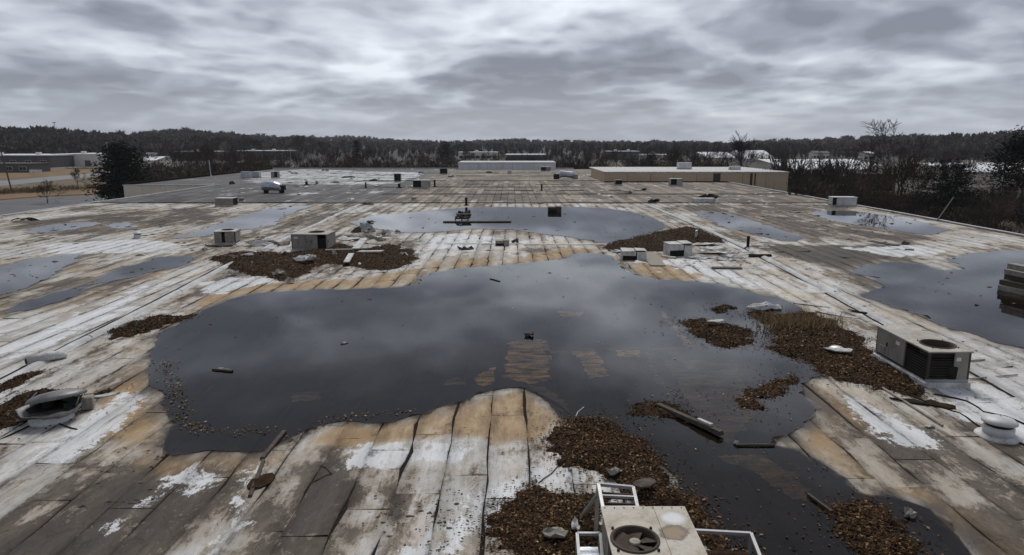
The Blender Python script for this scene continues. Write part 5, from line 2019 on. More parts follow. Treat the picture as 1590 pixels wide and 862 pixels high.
def rooftop_unit(label, cx, cy, W, D, H, sides, fans=(), curb=0.14, paint=None, topm=None, rz=0.0, group=None, post=0.06, curbm=None, seed=0, name='rooftop_unit', cover=None):
    paint = paint or M_UNIT
    topm = topm or M_UNITTOP
    r = random.Random(seed)
    e = empty(name, (cx, cy, 0), rz)
    tag(e, label, 'rooftop unit', group)
    w, d = W / 2, D / 2
    MB().box(-w - 0.06, w + 0.06, -d - 0.06, d + 0.06, -0.02, curb, bevel=0.02).build('curb', curbm or M_SCRAP, e)
    MB().box(-w, w, -d, -d + 0.07, curb + 0.002, curb + 0.09).build('base_rail', M_STEEL, e)
    MB().box(-w, w, d - 0.07, d, curb + 0.002, curb + 0.09).build('base_rail', M_STEEL, e)
    MB().box(-w + 0.07, w - 0.07, -d + 0.071, d - 0.071, curb + 0.003, H - (0.30 if fans else 0.04)).build('coil_core', M_DARK, e)
    for sx in (-1, 1):
        for sy in (-1, 1):
            x, y = sx * (w - post / 2), sy * (d - post / 2)
            MB().box(x - post / 2, x + post / 2, y - post / 2, y + post / 2, curb + 0.092, H - 0.042).build('corner_post', paint if r.random() < 0.6 else M_RUST, e)
    for side, cells in sides.items():
        L = (W if side in 'fb' else D) - 2 * post - 0.01
        for (a, b, kind) in cells:
            u0, u1 = -L / 2 + a * L + 0.006, -L / 2 + b * L - 0.006
            z0, z1 = curb + 0.095, H - 0.045
            t0 = r.uniform(0.0, 0.012)
            if kind == 'open':
                continue
            if kind == 'coil':
                mb = MB()
                k = int((z1 - z0) / 0.075)
                for i in range(k):
                    z = z0 + (i + 0.5) * (z1 - z0) / k
                    _side_box(mb, side, u0, u1, z - 0.006, z + 0.006, w, d, -0.025, -0.012)
                mb.build('coil_guard', M_GUARD, e)
                continue
            mb = MB()
            _side_box(mb, side, u0, u1, z0, z1, w, d, -0.03, 0.004 + t0)
            p = mb.build('panel', paint, e)
            if kind == 'door':
                hb = MB()
                _side_box(hb, side, u0 + 0.08, u0 + 0.12, (z0 + z1) / 2 - 0.06, (z0 + z1) / 2 + 0.06, w, d, 0.006 + t0, 0.03 + t0)
                hb.build('latch', M_DARK, p)
            if kind == 'label':
                hb = MB()
                _side_box(hb, side, u0 + 0.12 * (u1 - u0), u0 + 0.45 * (u1 - u0), z1 - 0.25, z1 - 0.14, w, d, 0.006 + t0, 0.009 + t0)
                hb.build('sticker', M_STICKER, p)
    # top cover cells along the longer side
    mb = MB()
    o_ = 0.035
    if not fans:
        mb.box(-w - o_, w + o_, -d - o_, d + o_, H - 0.04, H, bevel=0.012)
    else:
        along_x = cover == 'x' if cover else W >= D
        lo, hi = (-w - o_, w + o_) if along_x else (-d - o_, d + o_)
        fs = sorted(fans, key=lambda f: f[0] if along_x else f[1])
        cuts = [lo]
        for f in fs:
            c = f[0] if along_x else f[1]
            cuts += [max(lo, c - f[2] - 0.12), min(hi, c + f[2] + 0.12)]
        cuts.append(hi)
        for i in range(len(cuts) - 1):
            a, b = cuts[i] + (0.003 if i else 0), cuts[i + 1] - (0.003 if i < len(cuts) - 2 else 0)
            if b - a < 0.02:
                continue
            f = next((f for f in fs if a < (f[0] if along_x else f[1]) < b), None)
            X0, X1, Y0, Y1 = (a, b, -d - o_, d + o_) if along_x else (-w - o_, w + o_, a, b)
            if f:
                plate_with_hole(mb, X0, X1, Y0, Y1, H - 0.04, H, f[0], f[1], f[2])
            else:
                mb.box(X0, X1, Y0, Y1, H - 0.04, H + 0.002)
    tc = mb.build('top_cover', topm, e)
    if fans and D < W * 1.3:
        MB().box(-w - o_ - 0.004, w + o_ + 0.004, d + o_ + 0.001, d + o_ + 0.012, H - 0.07, H + 0.006).build('cover_lip', paint, e)
    for (fx, fy, fr, blades) in fans:
        T = Matrix.Translation((fx, fy, 0))
        MB().lathe([(fr - 0.012, H - 0.29), (fr - 0.012, H + 0.022), (fr + 0.03, H + 0.022), (fr + 0.03, H + 0.003)], 28, T, False).build('fan_ring', M_RUST, e, True)
        MB().lathe([(fr - 0.015, H - 0.285), (fr - 0.015, H - 0.28)], 28, T).build('fan_well', M_DARK, e)
        if blades:
            fan = MB().lathe([(0.085 * fr / 0.34, H - 0.12), (0.085 * fr / 0.34, H - 0.022), (0.07 * fr / 0.34, H - 0.012), (0.03, H - 0.012), (0.025, H - 0.004)], 14, T).build('fan_hub', M_UNITTOP, e, True)
            for k in range(blades):
                a = 2 * math.pi * k / blades + 0.35
                q = MB()
                M = T @ Matrix.Rotation(a, 4, 'Z')
                r0, r1 = 0.09 * fr / 0.34, fr * 0.93
                for (rA, rB) in ((r0, (r0 + r1) / 2), ((r0 + r1) / 2, r1)):
                    wa, wb = 0.13 + 0.25 * (rA / fr), 0.13 + 0.25 * (rB / fr)
                    wa *= fr
                    wb *= fr
                    c4 = [(rA, -wa, H - 0.035), (rB, -wb, H - 0.03), (rB, wb, H - 0.085), (rA, wa, H - 0.075)]
                    vs = [q.bm.verts.new(M @ Vector(c)) for c in c4] + [q.bm.verts.new(M @ Vector((c[0], c[1], c[2] - 0.006))) for c in c4]
                    for f in ((0, 1, 2, 3), (7, 6, 5, 4), (0, 4, 5, 1), (1, 5, 6, 2), (2, 6, 7, 3), (3, 7, 4, 0)):
                        q.bm.faces.new([vs[i] for i in f])
                q.build('fan_blade', M_RUST, fan)
        for k in range(4):
            a = math.pi / 4 + k * math.pi / 2
            MB().lathe([(0.022, H + 0.003), (0.022, H + 0.03)], 8, Matrix.Translation((fx + math.cos(a) * (fr + 0.075), fy + math.sin(a) * (fr + 0.075), 0))).build('bolt', M_DARK, e)
    return e


def _side_box(mb, side, u0, u1, z0, z1, w, d, n0, n1):
    if side == 'f': mb.box(u0, u1, -d - n1, -d - n0, z0, z1)
    if side == 'b': mb.box(u0, u1, d + n0, d + n1, z0, z1)
    if side == 'l': mb.box(-w - n1, -w - n0, u0, u1, z0, z1)
    if side == 'r': mb.box(w + n0, w + n1, u0, u1, z0, z1)


def stained_cover():
    m, g, b = new_mat('front_cover_paint')
    P = obj_co(g)
    n = g.noise(P, 2.2, 8, 0.68)
    f = g.noise(P, 24, 5, 0.75)
    base = g.ramp(g.add(g.mul(n, 0.7), g.mul(f, 0.3)), [(0.36, (0.25, 0.205, 0.145)), (0.5, (0.42, 0.375, 0.30)), (0.64, (0.52, 0.50, 0.45))])

    def blot(cx_, cy_, r0_, r1_):
        d_ = g.vmath('LENGTH', g.vmath('SUBTRACT', g.vmap(P, (1, 1, 0)), (cx_, cy_, 0)))
        return g.sub(1.0, g.step(g.add(d_, g.mul(g.sub(n, 0.5), 0.35)), r0_, r1_))
    c = g.mix(g.mul(blot(0.42, 0.62, 0.10, 0.22), 0.8), base, (0.66, 0.68, 0.70))
    c = g.mix(g.mul(blot(0.34, 0.18, 0.16, 0.24), 0.85), c, (0.20, 0.125, 0.055))
    c = g.mix(g.mul(g.mul(blot(0.34, 0.18, 0.20, 0.25), g.sub(1.0, blot(0.34, 0.18, 0.14, 0.20))), 0.7), c, (0.05, 0.035, 0.022))
    c = g.mix(g.mul(g.step(n, 0.58, 0.68), 0.7), c, (0.10, 0.055, 0.025))
    g.put(b.inputs['Base Color'], c)
    b.inputs['Roughness'].default_value = 0.6
    g.put(b.inputs['Normal'], g.bump(f, 0.15, 0.01))
    return m


# nearest unit, round fan on top, frames hanging off it
HT = 1.1
a, b = S(936, 788, HT), S(1060, 787, HT)
W = b.x - a.x
Dp = 1.9
fc = S(986, 838, HT)
ucx, ucy = (a.x + b.x) / 2, a.y - Dp / 2
fr = 0.345
E1 = rooftop_unit('rooftop unit with round rusty fan and stained top at the bottom of the picture', ucx, ucy, W, Dp, HT,
                  {'f': [(0, 1, 'open')], 'b': [(0, 0.5, 'panel'), (0.5, 1, 'coil')], 'l': [(0, 0.6, 'open'), (0.6, 1, 'panel')], 'r': [(0, 1, 'panel')]},
                  [(fc.x - ucx, fc.y - ucy, fr, 6)], 0.14, seed=2, cover='x', topm=stained_cover())
for k in range(9):
    MB().lathe([(0.012, HT + 0.0025), (0.012, HT + 0.008)], 6, Matrix.Translation((-W / 2 + 0.03 + (W - 0.06) * k / 8, Dp / 2 - 0.02, 0))).build('screw', M_DARK, E1)


def frame(e, name, pts, w=0.05, mat=None, cross=()):
    mb = MB()
    for i in range(len(pts)):
        mb.bar(pts[i], pts[(i + 1) % len(pts)], w, w)
    for (p, q) in cross:
        mb.bar(p, q, w * 0.8, w * 0.8)
    return mb.build(name, mat or M_STEEL, e)


def loc(e, v):
    return Vector(v) - e.location


# slatted frame leaning on the back of the unit
p0, p1 = S(929, 752, 1.15), S(983, 757, 1.05)
q0, q1 = S(936, 789, 1.06), S(990, 789, 1.04)
P4 = [loc(E1, p) for p in (p0, p1, q1, q0)]
frame(E1, 'hood_frame', P4, 0.055, None, [((P4[0] + P4[3]) / 2, (P4[1] + P4[2]) / 2)])
for t in (0.2, 0.35, 0.65, 0.8):
    MB().bar(P4[0].lerp(P4[3], t) - Vector((0, 0, 0.08)), P4[1].lerp(P4[2], t) - Vector((0, 0, 0.08)), 0.03, 0.05).build('hood_slat', M_RUST, E1)
for p, sg in ((P4[0], -1), (P4[1], 1)):
    MB().bar(p, (p.x + 0.02 * sg, p.y + 0.05, 0.05), 0.05, 0.05).build('frame_leg', M_STEEL, E1)
MB().bar(loc(E1, S(930, 764, 1.05)), loc(E1, S(904, 800, 0.25)), 0.06, 0.04).build('brace', M_STEEL, E1)
# open box frame at the left
q = [loc(E1, S(*p)) for p in ((896, 829, 0.55), (932, 829, 0.55), (938, 900, 0.55), (902, 900, 0.55))]
frame(E1, 'side_frame', q, 0.05)
for p in q[:2]:
    MB().bar(p, (p.x, p.y, 0.05), 0.045, 0.045).build('frame_leg', M_STEEL, E1)
MB().box(q[0].x + 0.04, q[1].x - 0.04, q[2].y + 0.05, q[0].y - 0.05, 0.30, 0.34).build('tray', M_FOIL, E1)
# open pan frame at the right
q = [loc(E1, S(*p)) for p in ((1074, 824, 0.42), (1166, 829, 0.40), (1196, 905, 0.36), (1100, 905, 0.40))]
frame(E1, 'side_frame', q, 0.055)
for p in q[:3]:
    MB().bar(p, (p.x, p.y, 0.02), 0.045, 0.045).build('frame_leg', M_STEEL, E1)
MB().prism([(p.x, p.y) for p in (q[0] + Vector((0.05, -0.05, 0)), q[1] + Vector((-0.05, -0.05, 0)), q[2] + Vector((-0.05, 0.05, 0)), q[3] + Vector((0.05, 0.05, 0)))], 0.05, 0.09).build('pan', M_SOIL, E1)
drift('leaves lying in the pan frame beside the nearest unit', [(1100, 850), (1160, 858)], 60, 0.2, 0.06, 9)

# unit on the right, side panels missing
a, b, c = S(1438, 595, 0.14), S(1501, 594, 0.14), S(1348, 549, 0.14)
W, Dp = b.x - a.x, c.y - a.y
ucx, ucy = (a.x + b.x) / 2, (a.y + c.y) / 2
E2 = rooftop_unit('grey rooftop unit with missing side panels and a round fan opening on the right', ucx, ucy, W, Dp, 1.10,
                  {'l': [(0, 0.42, 'coil'), (0.42, 0.5, 'panel'), (0.5, 0.74, 'label'), (0.74, 1, 'door')], 'f': [(0, 0.62, 'coil'), (0.62, 1, 'label')],
                   'r': [(0, 0.5, 'panel'), (0.5, 1, 'panel')], 'b': [(0, 1, 'panel')]},
                  [(0.05, -Dp / 2 + 0.72, 0.46, 0)], 0.16, seed=5)
# machinery glimpsed inside the open bays
MB().lathe([(0.2, 0.26), (0.21, 0.62), (0.1, 0.7)], 14, Matrix.Translation((0.15, -Dp / 2 + 0.16, 0))).build('compressor', M_DARK, E2, True)

for y0, r_ in ((-0.9, 0.022), (0.6, 0.03)):
    MB().tube([(W / 2 + 0.05, y0, 0.5), (W / 2 + 0.12, y0, 0.35), (W / 2 + 0.12, y0, 0.06), (W / 2 + 0.9, y0 + 0.2, 0.05), (W / 2 + 2.2, y0 + 0.5, 0.04)], r_, 7).build('conduit', M_STEEL, E2)
for k in range(5):
    MB().bar((-W / 2 - 0.03, Dp / 2 - 0.25, 0.3 + k * 0.06), (-W / 2 - 0.03, Dp / 2 - 0.6, 0.3 + k * 0.06), 0.03, 0.02).build('louvre', M_STEEL, E2)
# closed unit in the dirt on the left
a, b = S(454, 391, 0.0), S(510, 391, 0.0)
W, Dp = b.x - a.x, 1.9
E3 = rooftop_unit('grey closed rooftop unit with one black opening standing in the dirt heap', (a.x + b.x) / 2, a.y + Dp / 2, W, Dp, 1.16,
                  {'f': [(0, 0.39, 'label'), (0.39, 0.75, 'door'), (0.75, 1, 'open')], 'r': [(0, 1, 'door')], 'l': [(0, 1, 'panel')], 'b': [(0, 1, 'panel')]},
                  [(0.15, 0.2, 0.5, 0)], 0.12, seed=6, rz=R_(-3))
# ribbed old unit further left
a, b = S(332, 381, 0.0), S(366, 380, 0.0)
W, Dp = (b.x - a.x), 1.5
rib = [(i / 6, (i + 1) / 6, 'panel' if i != 2 else 'open') for i in range(6)]
E4 = rooftop_unit('weathered ribbed unit with a round hole in its top left of the dirt heap', (a.x + b.x) / 2, a.y + Dp / 2, W, Dp, 0.98,
                  {'f': rib, 'r': [(i / 5, (i + 1) / 5, 'panel') for i in range(5)], 'l': [(0, 1, 'panel')], 'b': [(0, 1, 'panel')]},
                  [(0, 0.1, 0.42, 0)], 0.1, M_SCRAPG, M_SCRAP, rz=R_(8), seed=7)
# small rusty unit at the joint
a, b = S(334, 321), S(362, 321)
rooftop_unit('small rust streaked box unit by the joint at the far left', (a.x + b.x) / 2, a.y + 0.7, b.x - a.x, 1.4, 0.95,
             {'f': [(0, 0.5, 'panel'), (0.5, 1, 'panel')], 'r': [(0, 1, 'open')], 'l': [(0, 1, 'panel')], 'b': [(0, 1, 'panel')]}, (), 0.1, M_SCRAPG, M_SCRAP, seed=8)
# far units
def far_unit(label, px0, px1, pyb, H, D, opens=(), paint=None, topm=None, fans=(), seed=1, z=0.0):
    a, b = S(px0, pyb, z), S(px1, pyb, z)
    cells = [(0, 0.5, 'open' if 0 in opens else 'panel'), (0.5, 1, 'open' if 1 in opens else 'panel')]
    e = rooftop_unit(label, (a.x + b.x) / 2, a.y + D / 2, b.x - a.x, D, H, {'f': cells, 'l': [(0, 1, 'panel')], 'r': [(0, 1, 'open' if 2 in opens else 'panel')], 'b': [(0, 1, 'panel')]},
                     fans, 0.12, paint, topm, seed=seed)
    e.location.z = z
    return e


far_unit('grey unit with black open left half on the brown roof', 641, 667, 293, 1.3, 1.8, (0,), M_UNITTOP, M_STEEL, seed=11)
far_unit('tall dark topped unit in front of the white patch', 612, 622, 283, 1.5, 1.0, (0, 1), M_UNIT, M_BITUMEN, seed=12)
far_unit('black square unit near the white far wall', 683, 694, 271, 1.3, 1.4, (0, 1, 2), M_UNIT, M_BITUMEN, seed=13)
far_unit('small white box with dark slot on the brown roof', 788, 794, 270, 0.8, 0.8, (), M_WHITE, M_WHITE, seed=14)
far_unit('dark grey unit pair below the white far wall', 840, 855, 266, 1.1, 1.6, (0,), M_UNIT, M_STEEL, seed=15)
far_unit('grey open unit on brown roof before the tan wall', 1041, 1060, 289, 1.2, 1.6, (0,), M_UNITTOP, M_STEEL, seed=16)
far_unit('low dark unit at the foot of the tan wall', 955, 966, 288, 0.9, 1.2, (0, 1), M_UNIT, M_SCRAPG, seed=17)
far_unit('pale grey box unit in a row on the grey wing', 374, 388, 277, 1.3, 1.6, (), M_FOIL, M_STEEL, seed=18)
far_unit('bluish box unit second in the row on the grey wing', 392, 402, 276, 1.2, 1.4, (), M_FOIL, M_STEEL, seed=19)
far_unit('brown topped box unit on the grey wing beside the white patch', 421, 431, 277, 1.3, 1.4, (1,), M_UNIT, M_RUST, seed=20)
far_unit('white box unit on the raised tan block', 1054, 1074, 263, 1.3, 1.8, (), M_WHITE, M_WHITE, seed=21, z=RW_H + 0.225)
far_unit('flat white box at the right end of the raised tan block', 1134, 1150, 264, 0.7, 1.2, (), M_WHITE, M_WHITE, seed=22, z=RW_H + 0.225)
# white tilted box on the right roof edge
a, b = S(1313, 321), S(1350, 321)
e = rooftop_unit('dented white box unit sitting on the right roof edge', 37.3, a.y + 0.8, b.x - a.x, 1.4, 1.05,
                 {'f': [(0, 0.14, 'open'), (0.14, 0.6, 'panel'), (0.6, 1, 'panel')], 'l': [(0, 1, 'panel')], 'r': [(0, 1, 'panel')], 'b': [(0, 1, 'panel')]}, (), 0.08, M_WHITE, M_WHITE, rz=R_(-4), seed=23)

# shiny foil wrapped duct on legs, grey roof left
q = S(425, 300)
e = empty('foil_duct', (q.x, q.y, 0), R_(-6))
tag(e, 'silver foil wrapped duct unit standing on black feet on the grey roof', 'duct')
mb = MB()
mb.tube([(-1.6, 0, 0.95), (-0.9, 0, 1.05), (0.2, 0, 1.02), (0.9, 0, 0.85), (1.3, 0, 0.55)], [0.62, 0.7, 0.68, 0.55, 0.4], 12)
mb.build('duct', M_FOIL, e)
MB().box(0.7, 1.7, -0.4, 0.4, 0.45, 1.15, bevel=0.05).build('motor_box', M_DARK, e)
for x in (-1.1, 1.2):
    MB().box(x - 0.2, x + 0.2, -0.45, 0.45, -0.01, 0.40, bevel=0.04).build('foot', M_BITUMEN, e)
# crumpled silver unit near the tan wall
q = S(877, 278)
e = empty('crumpled_duct', (q.x, q.y, 0), R_(12))
tag(e, 'crumpled silver ductwork left of the tan raised wall', 'duct')
MB().tube([(-1.6, 0, 0.5), (-0.6, 0.2, 1.0), (0.4, 0, 0.9), (1.4, -0.2, 0.8), (2.2, 0, 0.4)], [0.5, 0.7, 0.6, 0.65, 0.4], 9).build('duct', M_FOIL, e)
MB().box(-2.2, -1.3, -0.5, 0.5, 0, 1.0, bevel=0.05).build('housing', M_DARK, e)
MB().box(1.7, 2.6, -0.5, 0.4, 0, 0.9, bevel=0.05).build('housing', M_STEEL, e)

# ------------------------------------------------------------------ ventilators and pipes
def dome_vent(label, px, py, r, h, name='dome_ventilator', mat=None, tilt=(0, 0)):
    q = S(px, py)
    e = empty(name, (q.x, q.y, 0))
    tag(e, label, 'ventilator')
    m = mat or M_WHITE
    MB().lathe([(r * 1.35, 0.0), (r * 1.3, 0.05), (r * 1.02, 0.09)], 24).build('flashing_collar', M_SCRAP, e, True)
    MB().lathe([(r * 0.9, 0.085), (r * 0.9, h * 0.5), (r * 0.78, h * 0.56)], 24).build('neck', m, e, True)
    MB().lathe([(r * 0.76, h * 0.56), (r * 0.76, h * 0.7)], 24).build('throat', M_DARK, e, True)
    T = Matrix.Rotation(tilt[0], 4, 'X') @ Matrix.Rotation(tilt[1], 4, 'Y')
    MB().lathe([(r * 1.0, h * 0.66), (r * 1.04, h * 0.72), (r * 1.0, h * 0.8), (r * 0.8, h * 0.9), (r * 0.45, h * 0.97), (r * 0.06, h * 1.0)], 28, T).build('cap', m, e, True)
    MB().lathe([(r * 0.06, h * 1.002), (r * 0.05, h * 1.03)], 8, T).build('cap_bolt', M_STEEL, e)
    return e


dome_vent('round white dome ventilator on the white roof at the right edge', 1549, 678, 0.37, 0.52, tilt=(R_(-4), R_(3)))
dome_vent('tiny white ventilator with a dark mouth on the left of the roof', 214, 370, 0.28, 0.5)
dome_vent('grey ventilator stub by the joint left of the ridge', 375, 313, 0.35, 0.5, mat=M_SCRAPG)
dome_vent('dull metal vent bowl lying on the leaf bank', 1298, 551, 0.27, 0.26, mat=M_FOIL, tilt=(R_(14), R_(-10)))

def crumple(o, amp, freq, seed=0.0):
    from mathutils import noise as mn
    for v in o.data.vertices:
        v.co += mn.noise_vector(v.co * freq + Vector((seed, 2.0 * seed, 0.7))) * amp
    return o


M_DULL = rusty_mat('sooty_metal', (0.07, 0.068, 0.064), (0.30, 0.30, 0.29), 0.5, 0.5, 0.3)
# smashed mushroom ventilator, left foreground
q = S(80, 652)
e = empty('smashed_ventilator', (q.x, q.y, 0), R_(8))
e.scale = (0.84, 0.84, 0.78)
tag(e, 'smashed mushroom ventilator with its hood hanging open at the left', 'ventilator')
MB().lathe([(0.62, 0.0), (0.60, 0.08), (0.52, 0.22), (0.50, 0.30)], 24).build('curb', M_WHITE, e, True)
MB().lathe([(0.46, 0.302), (0.72, 0.34), (0.80, 0.42), (0.83, 0.50), (0.79, 0.50), (0.70, 0.40), (0.40, 0.36)], 26, Matrix.Rotation(R_(5), 4, 'X'), False).build('lower_pan', M_DULL, e, True)
crumple(e.children[-1], 0.13, 2.6, 1.0)
MB().lathe([(0.66, 0.37), (0.66, 0.40)], 22, Matrix.Rotation(R_(5), 4, 'X')).build('throat', M_DARK, e)
T = Matrix.Translation((0.14, 0.20, 0.66)) @ Matrix.Rotation(R_(-13), 4, 'X') @ Matrix.Rotation(R_(-9), 4, 'Y')
MB().lathe([(0.80, 0.0), (0.82, 0.05), (0.72, 0.15), (0.45, 0.23), (0.10, 0.26), (0.06, 0.22), (0.45, 0.18), (0.70, 0.10), (0.77, 0.0)], 26, T, False).build('hood', M_DULL, e, True)
crumple(e.children[-1], 0.14, 2.2, 4.0)
crumple(MB().lathe([(0.72, 0.03), (0.3, 0.05)], 22, T).build('hood_shade_disc', M_DARK, e), 0.14, 2.2, 4.0)  # black disc whose colour stands in for the shade under the hood
crumple(MB().box(-0.75, 0.45, -0.62, -0.2, 0.34, 0.36, Matrix.Rotation(R_(16), 4, 'Z')).build('torn_plate', M_WOOD, e), 0.1, 2.0)
crumple(MB().box(-1.0, -0.35, -0.2, 0.5, 0.16, 0.18, Matrix.Rotation(R_(-24), 4, 'Y')).build('torn_plate', M_WOOD, e), 0.1, 2.0)
MB().lathe([(0.16, 0.0), (0.16, 0.26)], 14, Matrix.Translation((-0.1, 0.12, 0.40))).build('motor', M_DARK, e)
for x, y in ((-0.62, 0.15), (0.7, 0.1), (0.5, 0.55)):
    MB().tube([(x, y, 0.42), (x * 1.05, y + 0.15, 0.65), (x * 0.9, y + 0.35, 0.80)], 0.022, 5).build('strut', M_STEEL, e)
MB().box(0.72, 1.06, 0.42, 0.8, 0.02, 0.46, Matrix.Rotation(R_(14), 4, 'Z'), bevel=0.03).build('broken_housing', M_SCRAPG, e)


def pipe_stub(label, px, py, h, r=0.09, mat=None, lean=(0, 0), cat='pipe'):
    q = S(px, py)
    e = empty('vent_pipe', (q.x, q.y, 0))
    tag(e, label, cat)
    MB().tube([(0, 0, -0.01), (lean[0] * 0.5, lean[1] * 0.5, h * 0.5), (lean[0], lean[1], h)], r, 10).build('pipe', mat or M_RUST, e)
    MB().lathe([(r * 2.4, 0), (r * 2.1, 0.06), (r * 1.05, 0.12)], 12).build('base_boot', M_BITUMEN, e)
    MB().lathe([(r * 1.3, 0), (r * 1.35, 0.05), (r * 0.8, 0.09)], 10, Matrix.Translation((lean[0], lean[1], h))).build('cap', mat or M_RUST, e)


pipe_stub('black upright pipe stub right of the broken slabs', 1161, 386, 0.75, 0.10, M_BITUMEN)
pipe_stub('black pipe stub on the joint above the wide pale pond', 724, 319, 0.8, 0.14, M_BITUMEN)
pipe_stub('short dark pipe on the brown roof', 841, 296, 0.8, 0.13, M_BITUMEN)
pipe_stub('short dark pipe by the edge of the white patch', 568, 292, 0.8, 0.12, M_BITUMEN)
pipe_stub('dark pipe beside the grey open unit', 675, 290, 1.0, 0.15, M_BITUMEN)
pipe_stub('squat black pipe in front of the tall dark topped unit', 620, 292, 0.6, 0.2, M_BITUMEN)
pipe_stub('round black pipe cap in front of the white patch', 476, 287, 0.5, 0.22, M_BITUMEN)
pipe_stub('twin grey pipe cap in front of the white patch', 492, 286, 0.55, 0.2, M_STEEL)

# rolled membrane lump on the left joint
q = S(72, 562)
e = empty('membrane_roll', (q.x, q.y, 0), R_(52))
tag(e, 'short rolled end of white membrane on the left joint', 'membrane roll')
MB().tube([(-0.55, 0, 0.16), (0, 0.02, 0.17), (0.45, -0.02, 0.14), (0.6, -0.05, 0.08)], [0.15, 0.16, 0.14, 0.07], 12).build('roll', M_SCRAP, e, True)
MB().lathe([(0.10, 0), (0.09, 0.012)], 12, Matrix.Translation((-0.551, 0, 0.16)) @ Matrix.Rotation(-math.pi / 2, 4, 'Y')).build('roll_core', M_DARK, e)

# ------------------------------------------------------------------ loose scraps, slabs, boards, timber
def _scrap_doc():
    pass


def scrap(label, px, py, w, d, seed, mat=None, h=0.10, rz=0.0, name='membrane_scrap', cat='scrap', z=0.0, spiky=0.35, n=11):
    r = random.Random(seed)
    q = S(px, py)
    mb = MB()
    ring_t, ring_b, mid = [], [], []
    for k in range(n):
        a = 2 * math.pi * k / n + r.uniform(-0.15, 0.15)
        f = 1 - spiky * r.random()
        x, y = math.cos(a) * w / 2 * f, math.sin(a) * d / 2 * f
        zt = z + 0.02 + (h * r.random() if r.random() < 0.6 else 0.0)
        ring_t.append(mb.bm.verts.new((x, y, zt)))
        ring_b.append(mb.bm.verts.new((x, y, max(z - 0.01, zt - 0.03))))
        mid.append(mb.bm.verts.new((x * 0.5 + r.uniform(-0.03, 0.03), y * 0.5, z + 0.025 + h * r.uniform(0.1, 0.9))))
    c = mb.bm.verts.new((0, 0, z + 0.03 + h * r.uniform(0.2, 0.8)))
    for k in range(n):
        j = (k + 1) % n
        mb.bm.faces.new((ring_t[k], ring_t[j], mid[j], mid[k]))
        mb.bm.faces.new((mid[k], mid[j], c))
        mb.bm.faces.new((ring_b[k], ring_b[j], ring_t[j], ring_t[k]))
    mb.bm.faces.new(list(reversed(ring_b)))
    o = mb.build(name, mat or M_SCRAP)
    o.location = (q.x, q.y, 0.012)
    o.rotation_euler = (0, 0, rz)
    tag(o, label, cat)
    return o


def plank(label, a, b, w, h, mat=None, z0=0.0, z1=None, name='plank', cat='plank'):
    A, B = S(*a), S(*b)
    z1 = z0 if z1 is None else z1
    L = (B - A).length
    ang_ = math.atan2(B.y - A.y, B.x - A.x)
    mb = MB()
    k = max(2, int(L / 0.5))
    r = random.Random(int(a[0] * 7 + a[1]))
    prev = None
    for i in range(k + 1):
        t = i / k
        zz = z0 + (z1 - z0) * t + r.uniform(-0.004, 0.004)
        x = L * t + (r.uniform(-0.05, 0.05) if i in (0, k) else 0)
        ww = w * r.uniform(0.93, 1.0)
        ring = [mb.bm.verts.new(c) for c in ((x, -ww / 2, zz), (x + r.uniform(-0.03, 0.03), ww / 2, zz), (x, ww / 2, zz + h), (x, -ww / 2, zz + h))]
        if prev:
            for j in range(4):
                mb.bm.faces.new((prev[j], prev[(j + 1) % 4], ring[(j + 1) % 4], ring[j]))
        else:
            mb.bm.faces.new(ring)
        prev = ring
    mb.bm.faces.new(list(reversed(prev)))
    o = mb.build(name, mat or M_SCRAPG)
    o.location = (A.x, A.y, 0.013)
    o.rotation_euler = (0, 0, ang_)
    tag(o, label, cat)
    return o


def crate(label, px, py, W, D, H, mat=None, rz=0.0, name='broken_box', crack=True, cat='box', z=0.0):
    q = S(px, py)
    e = empty(name, (q.x, q.y, z), rz)
    tag(e, label, cat)
    w, d = W / 2, D / 2
    m = mat or M_SCRAP
    MB().box(-w, w, d - 0.05, d, 0, H * 0.97).build('back_side', m, e)
    MB().box(-w, -w + 0.05, -d, d - 0.052, 0, H * 0.94).build('end_side', m, e)
    MB().box(w - 0.05, w, -d, d - 0.052, 0, H).build('end_side', m, e)
    MB().prism([(-w + 0.052, -d), (w * 0.2, -d), (w * 0.15, -d + 0.05), (-w + 0.052, -d + 0.05)], H * 0.52, H * 0.95).build('front_side', m, e)
    MB().prism([(w * 0.26, -d - 0.04), (w - 0.052, -d), (w - 0.052, -d + 0.05), (w * 0.26, -d + 0.01)], 0, H * 0.9).build('front_side', m, e)
    MB().box(-w - 0.02, w * 0.1, -d - 0.03, d + 0.02, H * 0.975 + 0.003, H * 1.03, bevel=0.01).box(w * 0.14, w + 0.02, -d * 0.8, d + 0.03, H * 1.005, H * 1.07, bevel=0.01).build('lid', m, e)
    MB().box(-w + 0.06, w - 0.06, -d + 0.08, d - 0.06, 0.0, H * 0.5).build('dark_filling', M_DARK, e)
    return e


e = crate('broken white box with a black hole in front of the dirt heap', 1052, 396, 1.5, 1.3, 0.78, rz=R_(4))
for o in e.children:
    crumple(o, 0.07, 1.3, 2.0)
e = crate('white panelled block at the end of the flashing strip', 983, 402, 1.45, 1.2, 0.55, rz=R_(-4))
for o in e.children:
    crumple(o, 0.05, 1.3, 3.0)
crate('dark wooden box standing at the far edge of the pale pond', 861, 329, 1.35, 1.1, 0.5, M_WOOD, name='wooden_box')
crate('small weathered box on the board between the ponds', 780, 381, 0.95, 0.8, 0.36, M_SCRAPG)
